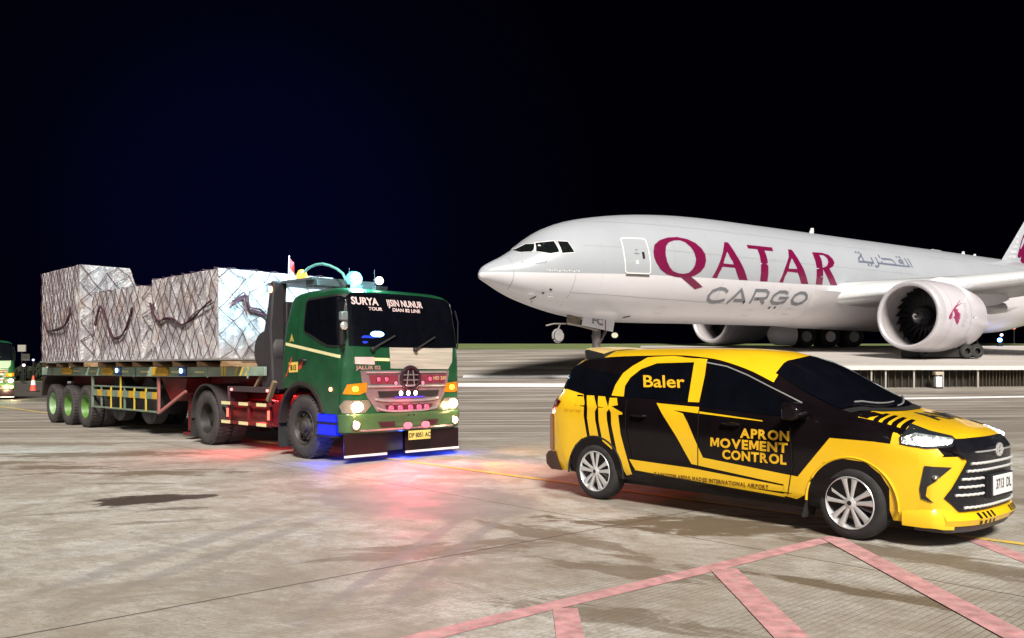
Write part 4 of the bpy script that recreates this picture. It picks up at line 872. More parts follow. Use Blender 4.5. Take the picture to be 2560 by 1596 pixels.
    decal('door_emblem', fill2d([[(-.70, 1.34), (-.62, 1.40), (-.58, 1.50), (-.50, 1.64), (-.44, 1.70), (-.47, 1.62), (-.56, 1.48), (-.62, 1.36)], [(-.26, 1.50), (-.20, 1.58), (-.12, 1.66), (-.10, 1.60), (-.16, 1.50), (-.22, 1.46)]]), mat('red sticker', (.55, .05, .04), .5), root, bvh, *so, off=.0075, grid=.2)
    decal('door_emblem', fill2d([[(-.52, 1.98), (-.48, 2.08), (-.42, 1.98), (-.40, 1.93), (-.47, 1.955), (-.55, 1.93)]]), mat('gold sticker', (.45, .36, .08), .5), root, bvh, *so, off=.0075, grid=.2)
    # windscreen and the reflection painted under it
    ws = decal('windscreen', fill2d([[(-1.10, 1.85), (-1.06, 2.62), (-.98, 2.68), (-.5, 2.71), (.5, 2.71), (.96, 2.68), (1.06, 2.62), (1.10, 1.85), (.5, 1.835), (-.5, 1.835)]]), GLASS, root, bvh, *fo, off=.012, grid=.04)
    PKL = mat('pinkish white lettering', (.72, .55, .55), .5)
    decal('windscreen_lettering', shift2(text2d('SURYA', .115, .005, 'LEFT', 1.02), -1.0, 2.505), PKL, ws, bvh, *fo, off=.019, grid=.12)
    decal('windscreen_lettering', shift2(text2d('TOUR', .05, .002, 'LEFT', 1.35), -.70, 2.42), PKL, ws, bvh, *fo, off=.019, grid=.12)
    decal('windscreen_lettering', shift2(text2d('IJSIN NUNUR', .105, .004, 'LEFT', .86, -.12), -.33, 2.505), PKL, ws, bvh, *fo, off=.019, grid=.12)
    decal('windscreen_lettering', shift2(text2d('DIAN 82 LINE', .055, .002, 'LEFT', 1.25), -.24, 2.42), PKL, ws, bvh, *fo, off=.019, grid=.12)
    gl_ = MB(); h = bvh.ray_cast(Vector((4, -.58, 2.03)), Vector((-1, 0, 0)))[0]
    gl_.sphere((h.x + .02, -.58, 2.04), .07, 14, sq=(.25, 1.9, .7)); gl_.build('beacon_glint', emi('beacon glint glow', (.25, .62, 1), 7), ws)  # the beacon's reflection on the windscreen, as a glowing blob
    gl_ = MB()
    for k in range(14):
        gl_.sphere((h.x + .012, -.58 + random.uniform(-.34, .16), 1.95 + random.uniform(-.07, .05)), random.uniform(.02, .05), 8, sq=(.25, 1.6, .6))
    gl_.build('glint_scatter', emi('blue glint scatter', (.02, .06, .75), .7), ws)  # scattered blue of the same reflection, made to glow
    decal('reflection_panel', fill2d([[(-.36, 1.49), (-.36, 1.83), (.6, 1.83), (1.02, 1.84), (.98, 1.60), (.88, 1.475)]]), mat('beige tarmac reflection', (.45, .41, .345), .4, var=.25, vs=3, stretch=(1, .4, 9)), root, bvh, *fo, off=.008, grid=.12, )  # tarmac mirrored below the glass, put into a beige colour
    decal('front_sticker', fill2d([[(-1.02, 1.56), (-1.02, 1.67), (-.66, 1.67), (-.66, 1.55)]]), mat('pale pink sticker', (.72, .50, .48), .5), root, bvh, *fo, off=.008, grid=.12)
    decal('front_stripe', fill2d([[(-.66, 1.61), (-.66, 1.66), (-.37, 1.655), (-.37, 1.605)]]), CREAM, root, bvh, *fo, off=.008, grid=.12)
    decal('front_lettering', shift2(text2d('JALUR 02', .06, .003, 'LEFT', 1.35), -1.0, 1.475), mat('dull red lettering', (.42, .22, .20), .5), root, bvh, *fo, off=.008, grid=.12)
    # wipers
    for y0, y1 in ((-.70, -.25), (.15, .60)):
        q = MB(); pts = [bvh.ray_cast(Vector((4, y0 + (y1 - y0) * k / 6, 1.80 + .22 * k / 6)), Vector((-1, 0, 0)))[0] + Vector((.035, 0, 0)) for k in range(7)]
        q.tube(pts, .016, 6); q.sphere(pts[0], .045, 8); q.build('wiper', TRIM, root)
    # grille
    MAU = mat('grey grille with red lamp tint', (.30, .20, .22), .30, .4, var=.2, vs=4)  # silver grille with the red lamps' tint put into its colour
    gr_ = decal('grille', fill2d([[(-.93, 1.455), (.90, 1.455), (.86, 1.25), (.78, 1.05), (.70, .95), (.60, .80), (-.62, .80), (-.74, .95), (-.82, 1.05), (-.90, 1.25)]]), MAU, root, bvh, *fo, off=.010, grid=.12)
    decal('grille_slot', fill2d([[(-.62, 1.125), (.66, 1.125), (.62, 1.02), (-.58, 1.02)]]), TRIM, gr_, bvh, *fo, off=.016, grid=.12)
    decal('grille_slot', fill2d([[(-.48, .90), (.52, .90), (.46, .80), (-.42, .80)]]), mat('dark red grille slot', (.09, .01, .02), .4), gr_, bvh, *fo, off=.016, grid=.12)
    decal('grille_slot', fill2d([[(-.78, 1.385), (-.22, 1.385), (-.22, 1.24), (-.74, 1.24)]]), mat('dark pink grille slot', (.20, .03, .05), .4), gr_, bvh, *fo, off=.016, grid=.12)
    decal('grille_slot', fill2d([[(.24, 1.385), (.82, 1.385), (.78, 1.24), (.24, 1.24)]]), mat('dark pink grille slot', (.20, .03, .05), .4), gr_, bvh, *fo, off=.016, grid=.12)
    def fbar(z, y0, y1, r, m, par, sag=0.0, out=.02):
        pts = []
        for k in range(21):
            y = y0 + (y1 - y0) * k / 20; zz = z + sag * (2 * k / 20 - 1) ** 4
            h = bvh.ray_cast(Vector((4, y, zz)), Vector((-1, 0, 0)))[0]
            if h: pts.append(h + Vector((out, 0, 0)))
        q = MB(); q.tube(pts, r, 8); return q.build('grille_bar', m, par)
    SIL = mat('satin silver bar', (.62, .58, .60), .3, .7)
    fbar(1.43, -.82, -.20, .018, SIL, gr_); fbar(1.43, .22, .82, .018, SIL, gr_)
    fbar(1.205, -.80, .78, .020, SIL, gr_); fbar(.965, -.66, .62, .022, SIL, gr_, .04); fbar(.795, -.62, .62, .020, SIL, gr_, .06)
    fbar(1.02, -.30, .32, .014, emi('violet strip', (.10, .06, .55), .8), gr_)
    em = MB(); hx = bvh.ray_cast(Vector((4, .01, 1.33)), Vector((-1, 0, 0)))[0].x + .045
    em.tube([(hx, .01 + .185 * math.cos(2 * math.pi * k / 32), 1.33 + .185 * math.sin(2 * math.pi * k / 32)) for k in range(32)], .028, 8, closed=True)
    em.lathe([(0, hx - .02), (.17, hx - .02)], (0, .01, 1.33), 'x', 32)
    em.build('emblem', mat('dark emblem', (.07, .035, .05), .3, .6), gr_)
    eq = MB()
    for z_ in (1.30, 1.385): eq.bar((hx + .005, -.14, z_), (hx + .005, .16, z_), .02, .012)
    for y_ in (-.07, .09): eq.bar((hx + .005, y_, 1.20), (hx + .005, y_ * .6 + .004, 1.46), .012, .012)
    eq.build('emblem_bars', SIL, gr_)
    RL = emi('red grille lamp', (1.0, .06, .13), 1.9); WL = emi('white grille lamp', (.85, .92, 1), 6); PL = emi('pink lamp', (1, .22, .32), .9)
    def flamp(y, z, r, m, name='grille_lamp', sq=(.5, 1, 1), out=.02, par=None):
        h = bvh.ray_cast(Vector((4, y, z)), Vector((-1, 0, 0)))[0]
        hs_ = MB(); hs_.lathe([(r * 1.25, h.x - .03), (r * 1.3, h.x + out), (r * 1.05, h.x + out + .01)], (0, y, z), 'x', 20); ho = hs_.build(name, TRIM, par or gr_)
        q = MB(); q.sphere((h.x + out, y, z), r, 16, sq=sq); q.build('lens', m, ho); return h
    for y in (-.60, -.45, .45): flamp(y, 1.315, .036, RL)
    for y in (-.27, .29): flamp(y, 1.25, .034, PL)
    for y in (-.17, -.02, .13): flamp(y, 1.085, .040, WL)
    for y in (-.36, -.18, .03, .21, .37): flamp(y, .845, .052, RL)
    decal('grille_lettering', shift2(text2d('HD 260', .06, .002, 'LEFT', 1.1), .52, 1.30), mat('pale gold lettering', (.6, .4, .25), .4), gr_, bvh, *fo, off=.022, grid=.12)
    # bumper
    bz = [.47, .49, .55, .62, .70, .755, .775]
    q = MB(); rings = []
    for z in bz:
        o_ = [p for p in outline(z, .035 if .48 < z < .77 else .02) if p[0] > .86]
        # start at the near rear end of the U
        k0 = max(range(len(o_)), key=lambda i: (o_[i][0] - o_[i - 1][0]) ** 2 + (o_[i][1] - o_[i - 1][1]) ** 2)
        o_ = o_[k0:] + o_[:k0]; rings.append(o_)
    q.loft(rings, ring=False); bmp_ = q.build('bumper', GRNF, root, smooth=40)
    sm = bmp_.modifiers.new('thick', 'SOLIDIFY'); sm.thickness = .03; sm.offset = -1
    bb = bvh_of(bmp_)
    def bd(name, loops, m, off=.006): return decal(name, fill2d(loops), m, bmp_, bb, *fo, off=off, grid=.12)
    bd('bumper_slot', [[(-.62, .635), (.64, .635), (.58, .545), (-.56, .545)]], mat('dark red slot', (.06, .012, .02), .4))
    bd('bumper_slot', [[(-.30, .63), (.36, .63), (.34, .55), (-.28, .55)]], GRNF, .009)
    for y in (-.02, .09): bd('tow_hole', [[(y - .02, .715), (y + .02, .715), (y + .02, .74), (y - .02, .74)]], TRIM)
    q = MB(); pts = [bb.ray_cast(Vector((4, -.95 + 1.9 * k / 20, .51)), Vector((-1, 0, 0)))[0] + Vector((.015, 0, 0)) for k in range(21)]; q.tube(pts, .016, 6); q.build('bumper_trim', mat('pinkish chrome strip', (.75, .48, .50), .25, .7), bmp_)
    q = MB()
    for y in (-.06, .31): q.sphere((1.19, y, .555), .075, 14, sq=(.3, 1.25, .8))
    o1 = MB(); o1.sphere((1.19, -.06, .555), .075, 14, sq=(.3, 1.2, .8)); o1.build('bumper_lamp', PL, bmp_)
    o1 = MB(); o1.sphere((1.19, .31, .555), .075, 14, sq=(.3, 1.2, .8)); o1.build('bumper_lamp', PL, bmp_)
    pl = MB(); pl.box((1.22, .16, .395), (.012, .46, .15)); plo = pl.build('licence_plate', mat('yellow plate', (.70, .58, .16), .5), root, bevel=.005)
    flatlabel('plate_number', text2d('DP 8051 AC', .075, .003, 'CENTER', .84), DECK, plo, (1.228, .16, .36), (0, 1, 0), (0, 0, 1))
    # front mud flaps with white hems
    MF = mat('maroon rubber flap', (.012, .003, .006), .3, var=.3)
    for (ya, yb) in ((-1.21, -.40), (-.02, 1.14)):
        q = MB(); q.box((1.06, (ya + yb) / 2, .29), (.02, yb - ya, .34)); fo_ = q.build('front_flap', MF, root)
        q = MB(); q.box((1.075, (ya + yb) / 2, .115), (.02, yb - ya, .035)); q.build('flap_hem', mat('white hem', (.85, .80, .82), .5), fo_)
    q = MB(); q.box((.95, -.2, .30), (.04, .40, .30)); q.build('front_flap', RUB, root)
    # lamps at the corners
    HLm = emi('warm headlamp', (1, .80, .52), 22); AMB = emi('amber lamp', (1, .42, .03), 4.5); FG = emi('warm fog lamp', (1, .78, .45), 16)
    hb = mat('chrome lamp bowl', (.5, .42, .35), .2, .8)
    for s in (-1, 1):
        di = Vector((-1, -s * .35, 0)).normalized(); U_ = Vector((-di.y, di.x, 0)) * 1.0
        O_ = Vector((1.1, s * .99, 0))
        ho = decal('headlight', fill2d([[(-.20, .99), (.20, .99), (.26, .90), (.22, .79), (-.14, .79), (-.24, .90)]]), hb, root, bvh, O_, U_, Vector((0, 0, 1)), di, off=.010, grid=.1, far=2)
        h = bvh.ray_cast(O_ + Vector((0, 0, .885)) - di * 2, di)[0]
        q = MB(); q.sphere((h.x + .01, h.y, .885), .085, 16, sq=(.5, 1.25, .95)); q.build('lens', HLm, ho)
        ta = decal('turn_signal', fill2d([[(-.17, 1.27), (.16, 1.24), (.22, 1.09), (-.05, 1.08), (-.16, 1.12)]]), mat('amber lens', (.55, .20, .01), .15, coat=1), root, bvh, O_, U_, Vector((0, 0, 1)), di, off=.012, grid=.1, far=2)
        h2 = bvh.ray_cast(O_ + U_ * .03 + Vector((0, 0, 1.17)) - di * 2, di)[0]; q = MB(); q.sphere(h2 - di * .01, .06, 12, sq=(.5, 1, .8)); q.build('bulb', AMB, ta)
        hf = bb.ray_cast(Vector((4, s * 1.04, .60)), Vector((-1, -s * .0, 0)))[0] or Vector((1.0, s * 1.04, .6))
        q = MB(); q.lathe([(.075, hf.x - .02), (.08, hf.x + .015), (.06, hf.x + .025)], (0, s * 1.02, .60), 'x', 20); fl_ = q.build('fog_lamp', hb, root)
        q = MB(); q.sphere((hf.x + .015, s * 1.02, .60), .058, 14, sq=(.5, 1, 1)); q.build('lens', FG, fl_)
        lamp('headlamp_light', 'POINT', (h.x + .24, s * 1.02, .82), 6, (1, .60, .30), root, .06)
    q = MB(); q.sphere((.71, -1.225, 1.16), .035, 12, sq=(1, .5, 1)); q.build('side_marker', emi('orange marker', (1, .35, .12), 7), root)
    # blue lit step
    sp_ = empty('cab_step', (.60, -1.235, .60)); sp_.parent = root
    q = MB(); q.box((0, .06, .10), (.52, .12, .13)); q.box((0, .06, -.08), (.52, .12, .19)); q.build('step_panel', emi('blue lit step', (.005, .02, .85), .55), sp_, bevel=.012)
    q = MB(); q.box((0, .05, .02), (.53, .13, .03)); q.box((0, .05, -.185), (.53, .14, .03)); q.build('step_tread', DARKM, sp_)
    q = MB()
    q.box((0, -1.19 + 2.36, .6 - .6), (.5, .1, .34)); q.build('far_step', DARKM, sp_)
    # fender lips
    for s in (-1, 1):
        q = MB(); pts = [(-.17 + .66 * math.cos(math.radians(a)), s * 1.19, .56 + .66 * math.sin(math.radians(a))) for a in range(18, 181, 9)]
        rr = [[(p[0], p[1] - s * .10, p[2]), (p[0], p[1] + s * .05, p[2]), (p[0] + .055 * math.cos(math.radians(18 + 9 * i)), p[1] + s * .05, p[2] + .055 * math.sin(math.radians(18 + 9 * i))), (p[0] + .055 * math.cos(math.radians(18 + 9 * i)), p[1] - s * .10, p[2] + .055 * math.sin(math.radians(18 + 9 * i)))] for i, p in enumerate(pts)]
        q.loft(rr, cap=True); q.build('fender_lip', mat('brown black fender', (.030, .020, .020), .55, bump=.2, bs=60), root)
        q = MB(); q.box((-.90, s * 1.02, .42), (.03, .40, .55)); q.build('mud_flap', RUB, root)
        wheel_truck(root, (-.13, s * 1.06, .525), s, RIMG, False)
        for yy in (1.07, .74): wheel_truck(root, (-3.67, s * yy, .525), s, RIMD if yy > 1 else RIMD, True)
        q = MB(); rr = []
        for a in range(-6, 187, 8):
            c_, s2 = math.cos(math.radians(a)), math.sin(math.radians(a)); rr.append([(-3.67 + r_ * c_, s * y_, .56 + r_ * s2) for r_, y_ in ((.60, .60), (.63, .60), (.63, 1.24), (.60, 1.24))])
        q.loft(rr, cap=True); q.build('rear_fender', mat('grey black fender', (.035, .032, .034), .6, bump=.2, bs=60), root)
        q = MB(); q.box((-4.32, s * .93, .40), (.025, .6, .5)); q.build('mud_flap', RUB, root)
        # side guard
        q = MB()
        for z in (.845, .495): q.box((-2.07, s * 1.22, z), (1.85, .04, .055))
        for x in (-2.76, -2.0, -1.25): q.box((x, s * 1.19, .68), (.06, .05, .42))
        gd = q.build('side_guard', REDM, root, bevel=.008)
        for z in (.845, .495):
            for x in (-2.80, -2.12, -1.46):
                q = MB(); q.box((x, s * 1.243, z), (.34, .008, .058)); q.build('reflector', CREAM, gd)
        for x in (-2.74, -1.22):
            q = MB(); q.box((x, s * 1.235, .67), (.05, .02, .16)); q.build('marker_lamp', emi('red marker', (1, .12, .08), 2.2), gd)
        q = MB(); q.box((-2.0, s * 1.12, 1.11), (1.55, .20, .10)); q.box((-2.74, s * 1.21, 1.0), (.06, .04, .32)); q.build('upper_rail', mat('dark rail', (.05, .035, .04), .5), gd, bevel=.01)
        for x in (-2.6, -1.27):
            q = MB(); q.sphere((x, s * 1.23, 1.10), .03, 10, sq=(1.4, .6, 1)); q.build('marker_lamp', emi('pink marker', (1, .2, .2), 3), gd)
        q = MB(); q.tube([(-2.7, s * .92, .68), (-1.3, s * .92, .68)], .24, 20); q.build('fuel_tank', REDM, root)
    q = MB()
    for s in (-1, 1): q.box((-1.8, s * .42, .88), (5.4, .09, .24))
    for x in (-4.3, -3.1, -2.0, -.9): q.box((x, 0, .88), (.12, .8, .16))
    q.build('chassis', REDM, root, bevel=.01)
    q = MB(); q.tube([(-3.67, -.9, .525), (-3.67, .9, .525)], .09, 12); q.sphere((-3.67, 0, .525), .24, 14); q.tube([(-.13, -.9, .50), (-.13, .9, .50)], .07, 10); q.build('axle', DARKM, root)
    q = MB(); q.lathe([(0, 1.20), (.45, 1.20), (.47, 1.16), (.45, 1.10), (0, 1.10)], (-3.55, 0, 0), 'z', 24); q.box((-3.55, 0, 1.04), (.5, .9, .12)); q.build('fifth_wheel', DARKM, root)
    q = MB(); q.box((-.15, 0, .85), (1.6, .7, .5)); q.build('engine', DARKM, root)
    # intake column and its tank behind the cab
    q = MB(); q.prism([(-1.30, 3.02), (-1.18, 3.02), (-1.30, 2.2), (-1.22, 1.33), (-1.20, 1.10), (-1.60, 1.10), (-1.62, 1.44), (-1.60, 1.9), (-1.52, 2.2), (-1.42, 2.5)], -1.16, -.88)
    ic = q.build('intake_column', mat('matt dark grey', (.030, .026, .030), .6, bump=.15, bs=40), root, bevel=.03)
    q = MB(); q.lathe([(0, -1.12), (.34, -1.12), (.38, -1.06), (.38, -.55), (.34, -.5), (0, -.5)], (-1.60, 0, 1.80), 'y', 28); q.build('air_tank', mat('matt dark grey', (.030, .026, .030), .6), root)
    q = MB(); q.sphere((-1.26, -1.17, 2.87), .05, 12, sq=(1, .5, 1.3)); q.build('marker_lamp', emi('red orange marker', (1, .25, .12), 6), ic)
    BRN = mat('tan strut', (.22, .16, .10), .6)
    q = MB(); q.bar((-1.45, -1.17, 1.50), (-1.80, -1.17, 1.15), .05); q.bar((-1.10, -1.18, 1.26), (-1.32, -1.18, .92), .07); q.build('strut', BRN, root)
    q = MB(); q.box((-1.0, 0, 1.9), (.12, 2.1, 1.5)); q.build('headboard', DARKM, root, bevel=.02)
    # roof furniture
    q = MB(); q.box((-.95, -.35, 3.0), (1.5, 1.3, .05)); q.box((-.3, -.35, 2.93), (.35, 1.2, .1)); q.bar((-1.45, -.85, 3.0), (-1.25, -.85, 2.3), .05); q.bar((-1.45, .2, 3.0), (-1.25, .2, 2.3), .05)
    rk = q.build('roof_rack', mat('pale blue grey metal', (.12, .17, .19), .45, .3), root, bevel=.01)
    bc = empty('amber_beacon', (-1.18, -.6, 3.02)); bc.parent = root
    q = MB(); q.lathe([(.10, 0), (.11, .06), (.06, .08)], axis='z', n=20); q.build('beacon_base', DARKM, bc)
    q = MB(); q.lathe([(.095, .07), (.09, .16), (.06, .22), (0, .24)], axis='z', n=20); q.build('beacon_dome', emi('amber dome', (1, .45, .05), 1.6), bc)
    q = MB(); q.tube([(-1.12, -.6, 3.2), (-.95, -.6, 3.27), (-.72, -.6, 3.305), (-.5, -.6, 3.30), (-.28, -.6, 3.25), (-.05, -.6, 3.17), (.12, -.6, 3.08), (.22, -.6, 2.95)], .024, 8); q.build('cable', mat('cyan cable', (.22, .65, .62), .4), root)
    for (x, y, col_, st_, nm, sz) in ((.42, -.58, (.22, .85, .95), 60, 'cyan beacon glow', .14), (.50, -.13, (1, .9, .72), 3.0, 'warm white lamp', .075)):
        bz_ = empty('roof_lamp', (x, y, 2.82)); bz_.parent = root
        q = MB(); q.box((0, 0, .02), (.14, .24, .06)); q.tube([(0, -.1, .05), (0, -.1, .33)], .008, 5); q.build('lamp_base', DARKM, bz_)
        q = MB(); q.sphere((0, 0, .15), sz, 16, sq=(.8, 1.05, .95)); q.build('lens', emi(nm, col_, 1.0 if sz > .1 else 2.2), bz_)
        q = MB(); q.sphere((.07 if sz > .1 else .04, -.02, .16), sz * .62, 14); q.build('bulb', emi(nm + ' core', tuple(.5 + .5 * c for c in col_), st_), bz_)
    # flag
    q = MB(); q.tube([(-1.66, -.6, 3.0), (-1.62, -.6, 3.55)], .012, 6); fp = q.build('flag_pole', SIL, root)
    rr = [[(-1.62 + .002 * k, -.6 + .02 * math.sin(k), 3.50 - .10 * k) for k in range(5)], [(-1.54 + .004 * k, -.57 + .03 * math.sin(k + 1), 3.42 - .09 * k) for k in range(5)], [(-1.47, -.58, 3.30 - .05 * k) for k in range(5)]]
    q = MB(); q.loft(rr, ring=False, mf=lambda i, j: 0 if j < 2 else 1); q.build('flag', [mat('red flag cloth', (.6, .05, .06), .8), mat('white flag cloth', (.7, .7, .7), .8)], fp)
    # mirrors on brackets
    q = MB(); q.tube([(1.0, -1.16, 2.28), (1.12, -1.27, 2.30), (1.12, -1.28, 1.86), (1.03, -1.18, 1.84)], .016, 6); mb_ = q.build('mirror_bracket', TRIM, root)
    q = MB(); q.box((1.11, -1.25, 2.30), (.10, .12, .14)); q.build('mirror_head', mat('grey mirror shell', (.25, .30, .32), .3, .3), mb_, bevel=.02)
    q = MB(); q.box((1.06, -1.245, 2.03), (.07, .07, .34)); q.build('mirror_arm', TRIM, mb_, bevel=.015)
    q = MB(); q.sphere((1.13, -1.25, 2.15), .07, 12, sq=(.6, 1, 1)); q.build('round_mirror', CHROME, mb_)
    q = MB(); q.tube([(.98, 1.14, 2.5), (1.0, 1.19, 2.3), (.98, 1.20, 1.86), (.98, 1.18, 1.84)], .012, 6); q.build('mirror_bracket', TRIM, root)
    return root
truck = build_tractor()
# lights thrown by the truck's own lamps, plus an added spot on the cargo
def TW(x, y, z):
    c_, s_ = math.cos(TY), math.sin(TY); return (TO[0] + x * c_ - y * s_, TO[1] + x * s_ + y * c_, z)
t2 = copy_tree(truck); t2.location = (-25.3, 40, 0); t2.rotation_euler = (0, 0, TY)
t2['label'] = 'second green tractor truck far off, cut by the left edge of the photo'
def drop_lights(o):
    for ch in list(o.children):
        drop_lights(ch)
        if ch.type == 'LIGHT': bpy.data.objects.remove(ch)
drop_lights(t2)
lamp('headlamp_light', 'POINT', (1.6, .95, .5), 50, (1, .7, .4), t2, .06)
lamp('green_light', 'POINT', (1.7, .4, 1.3), 30, (.05, 1, .25), t2, .06)
lamp('cyan_light', 'POINT', (.62, -.58, 2.98), 120, (.35, .88, 1), truck, .10)
lamp('cyan_light', 'SPOT', (-.9, -.4, 3.85), 950, (.45, .86, 1), truck, .15, rot=(-1, .0, -.45), spot=R(125), blend=.6)  # added rearward spot with no fitting there, brightens the cargo ends
lamp('red_light', 'SPOT', (1.32, -.1, 1.0), 340, (1, .10, .16), truck, .08, rot=(1, -.35, -.45), spot=R(140), blend=.9)
lamp('red_light', 'POINT', (1.40, 0, .98), 5, (1, .08, .15), truck, .3)
lamp('red_light', 'SPOT', (-1.9, -1.30, .75), 90, (1, .05, .07), truck, .05, rot=(-.1, -1, -.9), spot=R(130), blend=.8)
lamp('red_light', 'POINT', (-2.0, -.7, 1.05), 14, (1, .05, .06), truck, .05)
lamp('red_light', 'POINT', (-2.0, -1.0, .40), 10, (1, .05, .06), truck, .05)
lamp('blue_light', 'POINT', (.62, -1.36, .22), 12, (.02, .05, 1), truck, .05)
lamp('blue_light', 'POINT', (.95, .1, .20), 14, (.02, .05, 1), truck, .05)
lamp('blue_light', 'POINT', (.9, 1.2, .25), 14, (.02, .06, 1), truck, .05)
lamp('amber_light', 'SPOT', (1.1, 1.25, 1.0), 110, (1, .5, .15), truck, .05, rot=(.5, 1, -.35), spot=R(100), blend=.9)
lamp('amber_light', 'SPOT', (1.22, 1.08, .45), 450, (1, .34, .08), truck, .05, rot=(5.34, -1.87, -.47), spot=R(34), blend=.6)

# ------------------------------------------------------------------ trailer
def build_trailer():
    root = empty('flatbed_trailer', TO, TY, 'three-axle flatbed trailer with grey green side beam, lime rims and a mustard chequered side cage', 'trailer')
    X0, X1 = -13.85, -1.35
    for s in (-1, 1):
        q = MB(); q.prism([(X0, 1.51), (X1, 1.52), (X1, 1.36), (-5.0, 1.31), (X0, 1.30)], s * 1.19, s * 1.24); q.build('side_beam', BEAM, root, bevel=.008)
        # fittings on the beam
        for x in (-12.95, -10.3, -7.25, -3.55, -1.95):
            q = MB(); q.box((x, s * 1.246, 1.41), (.03, .02, .20)); q.build('beam_rib', BEAM, root)
        for xa, xb in ((-12.07, -11.29), (-9.12, -8.44), (-6.14, -5.33)):
            q = MB(); q.prism([(xa + .05, 1.515), (xb - .08, 1.515), (xb, 1.46), (xb, 1.36), (xb - .05, 1.325), (xa + .03, 1.33), (xa, 1.36), (xa, 1.47)], s * 1.235, s * 1.285); q.build('mustard_pad', MUSTARD, root, bevel=.015)
        for x in (-11.0, -9.8, -7.75, -6.62, -5.0, -3.9):
            q = MB(); q.box((x, s * 1.244, 1.415), (.42, .006, .035)); q.build('tape', CREAM, root)
        for x in (-7.2,):
            q = MB(); q.lathe([(0, 0), (.10, 0), (.11, -.01)], (x, s * 1.25, 1.40), 'y', 20); q.build('cap', BEAM, root)
        for x, w in ((-2.95, .07), (-2.82, .07)):
            q = MB(); q.box((x, s * 1.245, 1.435), (w, .01, .17)); q.build('stripe', mat('yellow stripe', (.65, .50, .08), .5), root)
        for x in (-2.48, -2.26, -2.06):
            q = MB(); q.prism([(x, 1.355), (x + .07, 1.355), (x + .19, 1.52), (x + .12, 1.52)], s * 1.240, s * 1.25); q.build('stripe', mat('yellow stripe', (.65, .50, .08), .5), root)
        for x in (-8.12, -4.64):
            q = MB(); q.box((x, s * 1.255, 1.425), (.34, .03, .20)); lb_ = q.build('side_lamp', mat('blue lamp body', (.02, .06, .28), .3), root, bevel=.02)
            q = MB(); q.sphere((x - .05, s * 1.27, 1.44), .055, 12, sq=(1, .5, 1)); q.build('lens', emi('icy blue lamp', (.35, .75, 1), 9), lb_)
        # side cage
        if True:
            CG = mat('grey green cage', (.16, .21, .16), .5, var=.2)
            q = MB()
            for z, t_ in ((1.06, .035), (.55, .04)): q.bar((-9.95, s * 1.20, z), (-5.98, s * 1.20, z), .03, t_)
            for x in (-9.93, -9.35, -8.72, -7.9 + .02, -7.3, -6.65, -6.0): q.bar((x, s * 1.20, .55), (x, s * 1.20, 1.06), .03, .045)
            for x in (-9.95, -5.98): q.bar((x, s * 1.20, .52), (x, s * 1.20, 1.31), .05, .05)
            cg = q.build('side_cage', CG, root)
            k = 0; x = -9.9
            while x < -6.05:
                x2 = min(x + (.30 if k % 2 else .36), -6.0); q = MB(); q.box(((x + x2) / 2, s * 1.222, .90), (x2 - x, .02, .15)); q.build('board', MUSTARD if k % 2 else CG, cg); x = x2; k += 1
            for x in (-8.12, -8.72, -7.3, -6.65):
                q = MB(); q.bar((x + .06, s * 1.224, .55), (x + .06, s * 1.224, 1.30 if x == -8.12 else 1.05), .02, .05); q.build('yellow_post', mat('cage yellow', (.60, .45, .05), .5), cg)
            q = MB(); q.bar((-5.96, s * 1.2, .53), (-4.73, s * 1.15, 1.02), .05, .05); q.bar((-5.97, s * 1.2, .55), (-5.97, s * 1.2, 1.3), .05, .06); q.build('front_stay', mat('pinkish red tube', (.40, .14, .13), .5), cg)
        for i, x in enumerate((-10.45, -11.75, -13.0)):
            for yy in (1.08, .75): wheel_truck(root, (x, s * yy, .525), s, (mat('pale green rim paint', (.20, .34, .16), .5, var=.3, vs=6) if i == 2 else LIME) if yy > 1 else RIMD, True)
        q = MB(); q.prism([(-13.85, 1.30), (-13.95, .72), (-13.88, .72), (-13.72, 1.10), (-13.5, 1.28), (-10.0, 1.28), (-10.0, 1.30)], s * .62, s * 1.22); q.build('rear_mudguard', mat('dark brown mudguard', (.028, .016, .014), .6), root)
    # deck, crossmembers, spine
    q = MB(); x = X0 + .05
    while x < X1 - .1: q.box((x + .08, 0, 1.42), (.08, 2.36, .14)); x += .62
    q.build('crossmember', DARKM, root)
    x = -13.2; k = 0
    while x < -2.6:
        q = MB(); q.prism([(x, 1.525), (x + .55, 1.525), (x + .30, 1.60), (x, 1.635)], -1.40, 1.30); q.build('deck_bearer', WOOD, root); x += .98 if k % 2 else 1.12; k += 1
    q = MB(); q.box((-8.0, 0, 1.585), (11.2, 2.2, .06)); q.build('deck', DARKM, root)
    q = MB()
    for s in (-1, 1): q.prism([(-13.6, .98), (-6.2, .98), (-4.2, 1.12), (-1.6, 1.22), (-1.6, 1.32), (-13.6, 1.32)], s * .40, s * .52)
    q.build('spine_beam', REDM, root, bevel=.01)
    for s in (-1, 1):
        q = MB(); q.prism([(-6.2, 1.28), (-4.9, 1.28), (-5.0, .98), (-5.4, .80), (-5.7, .80)], s * .5, s * 1.05); q.build('gusset', REDM, root)
        q = MB(); q.box((-5.2, s * .78, .68), (.16, .16, 1.0)); q.box((-5.2, s * .78, .12), (.34, .30, .05)); q.bar((-5.2, s * .78, .5), (-4.4, s * .6, 1.05), .06); q.build('landing_leg', REDM, root)
    q = MB()
    for x in (-10.45, -11.75, -13.0): q.tube([(x, -1.0, .525), (x, 1.0, .525)], .08, 12)
    q.build('axle', DARKM, root)
    q = MB(); q.tube([(-9.3, -.6, .72), (-6.6, -.6, .72)], .26, 20); q.build('air_reservoir', DARKM, root)
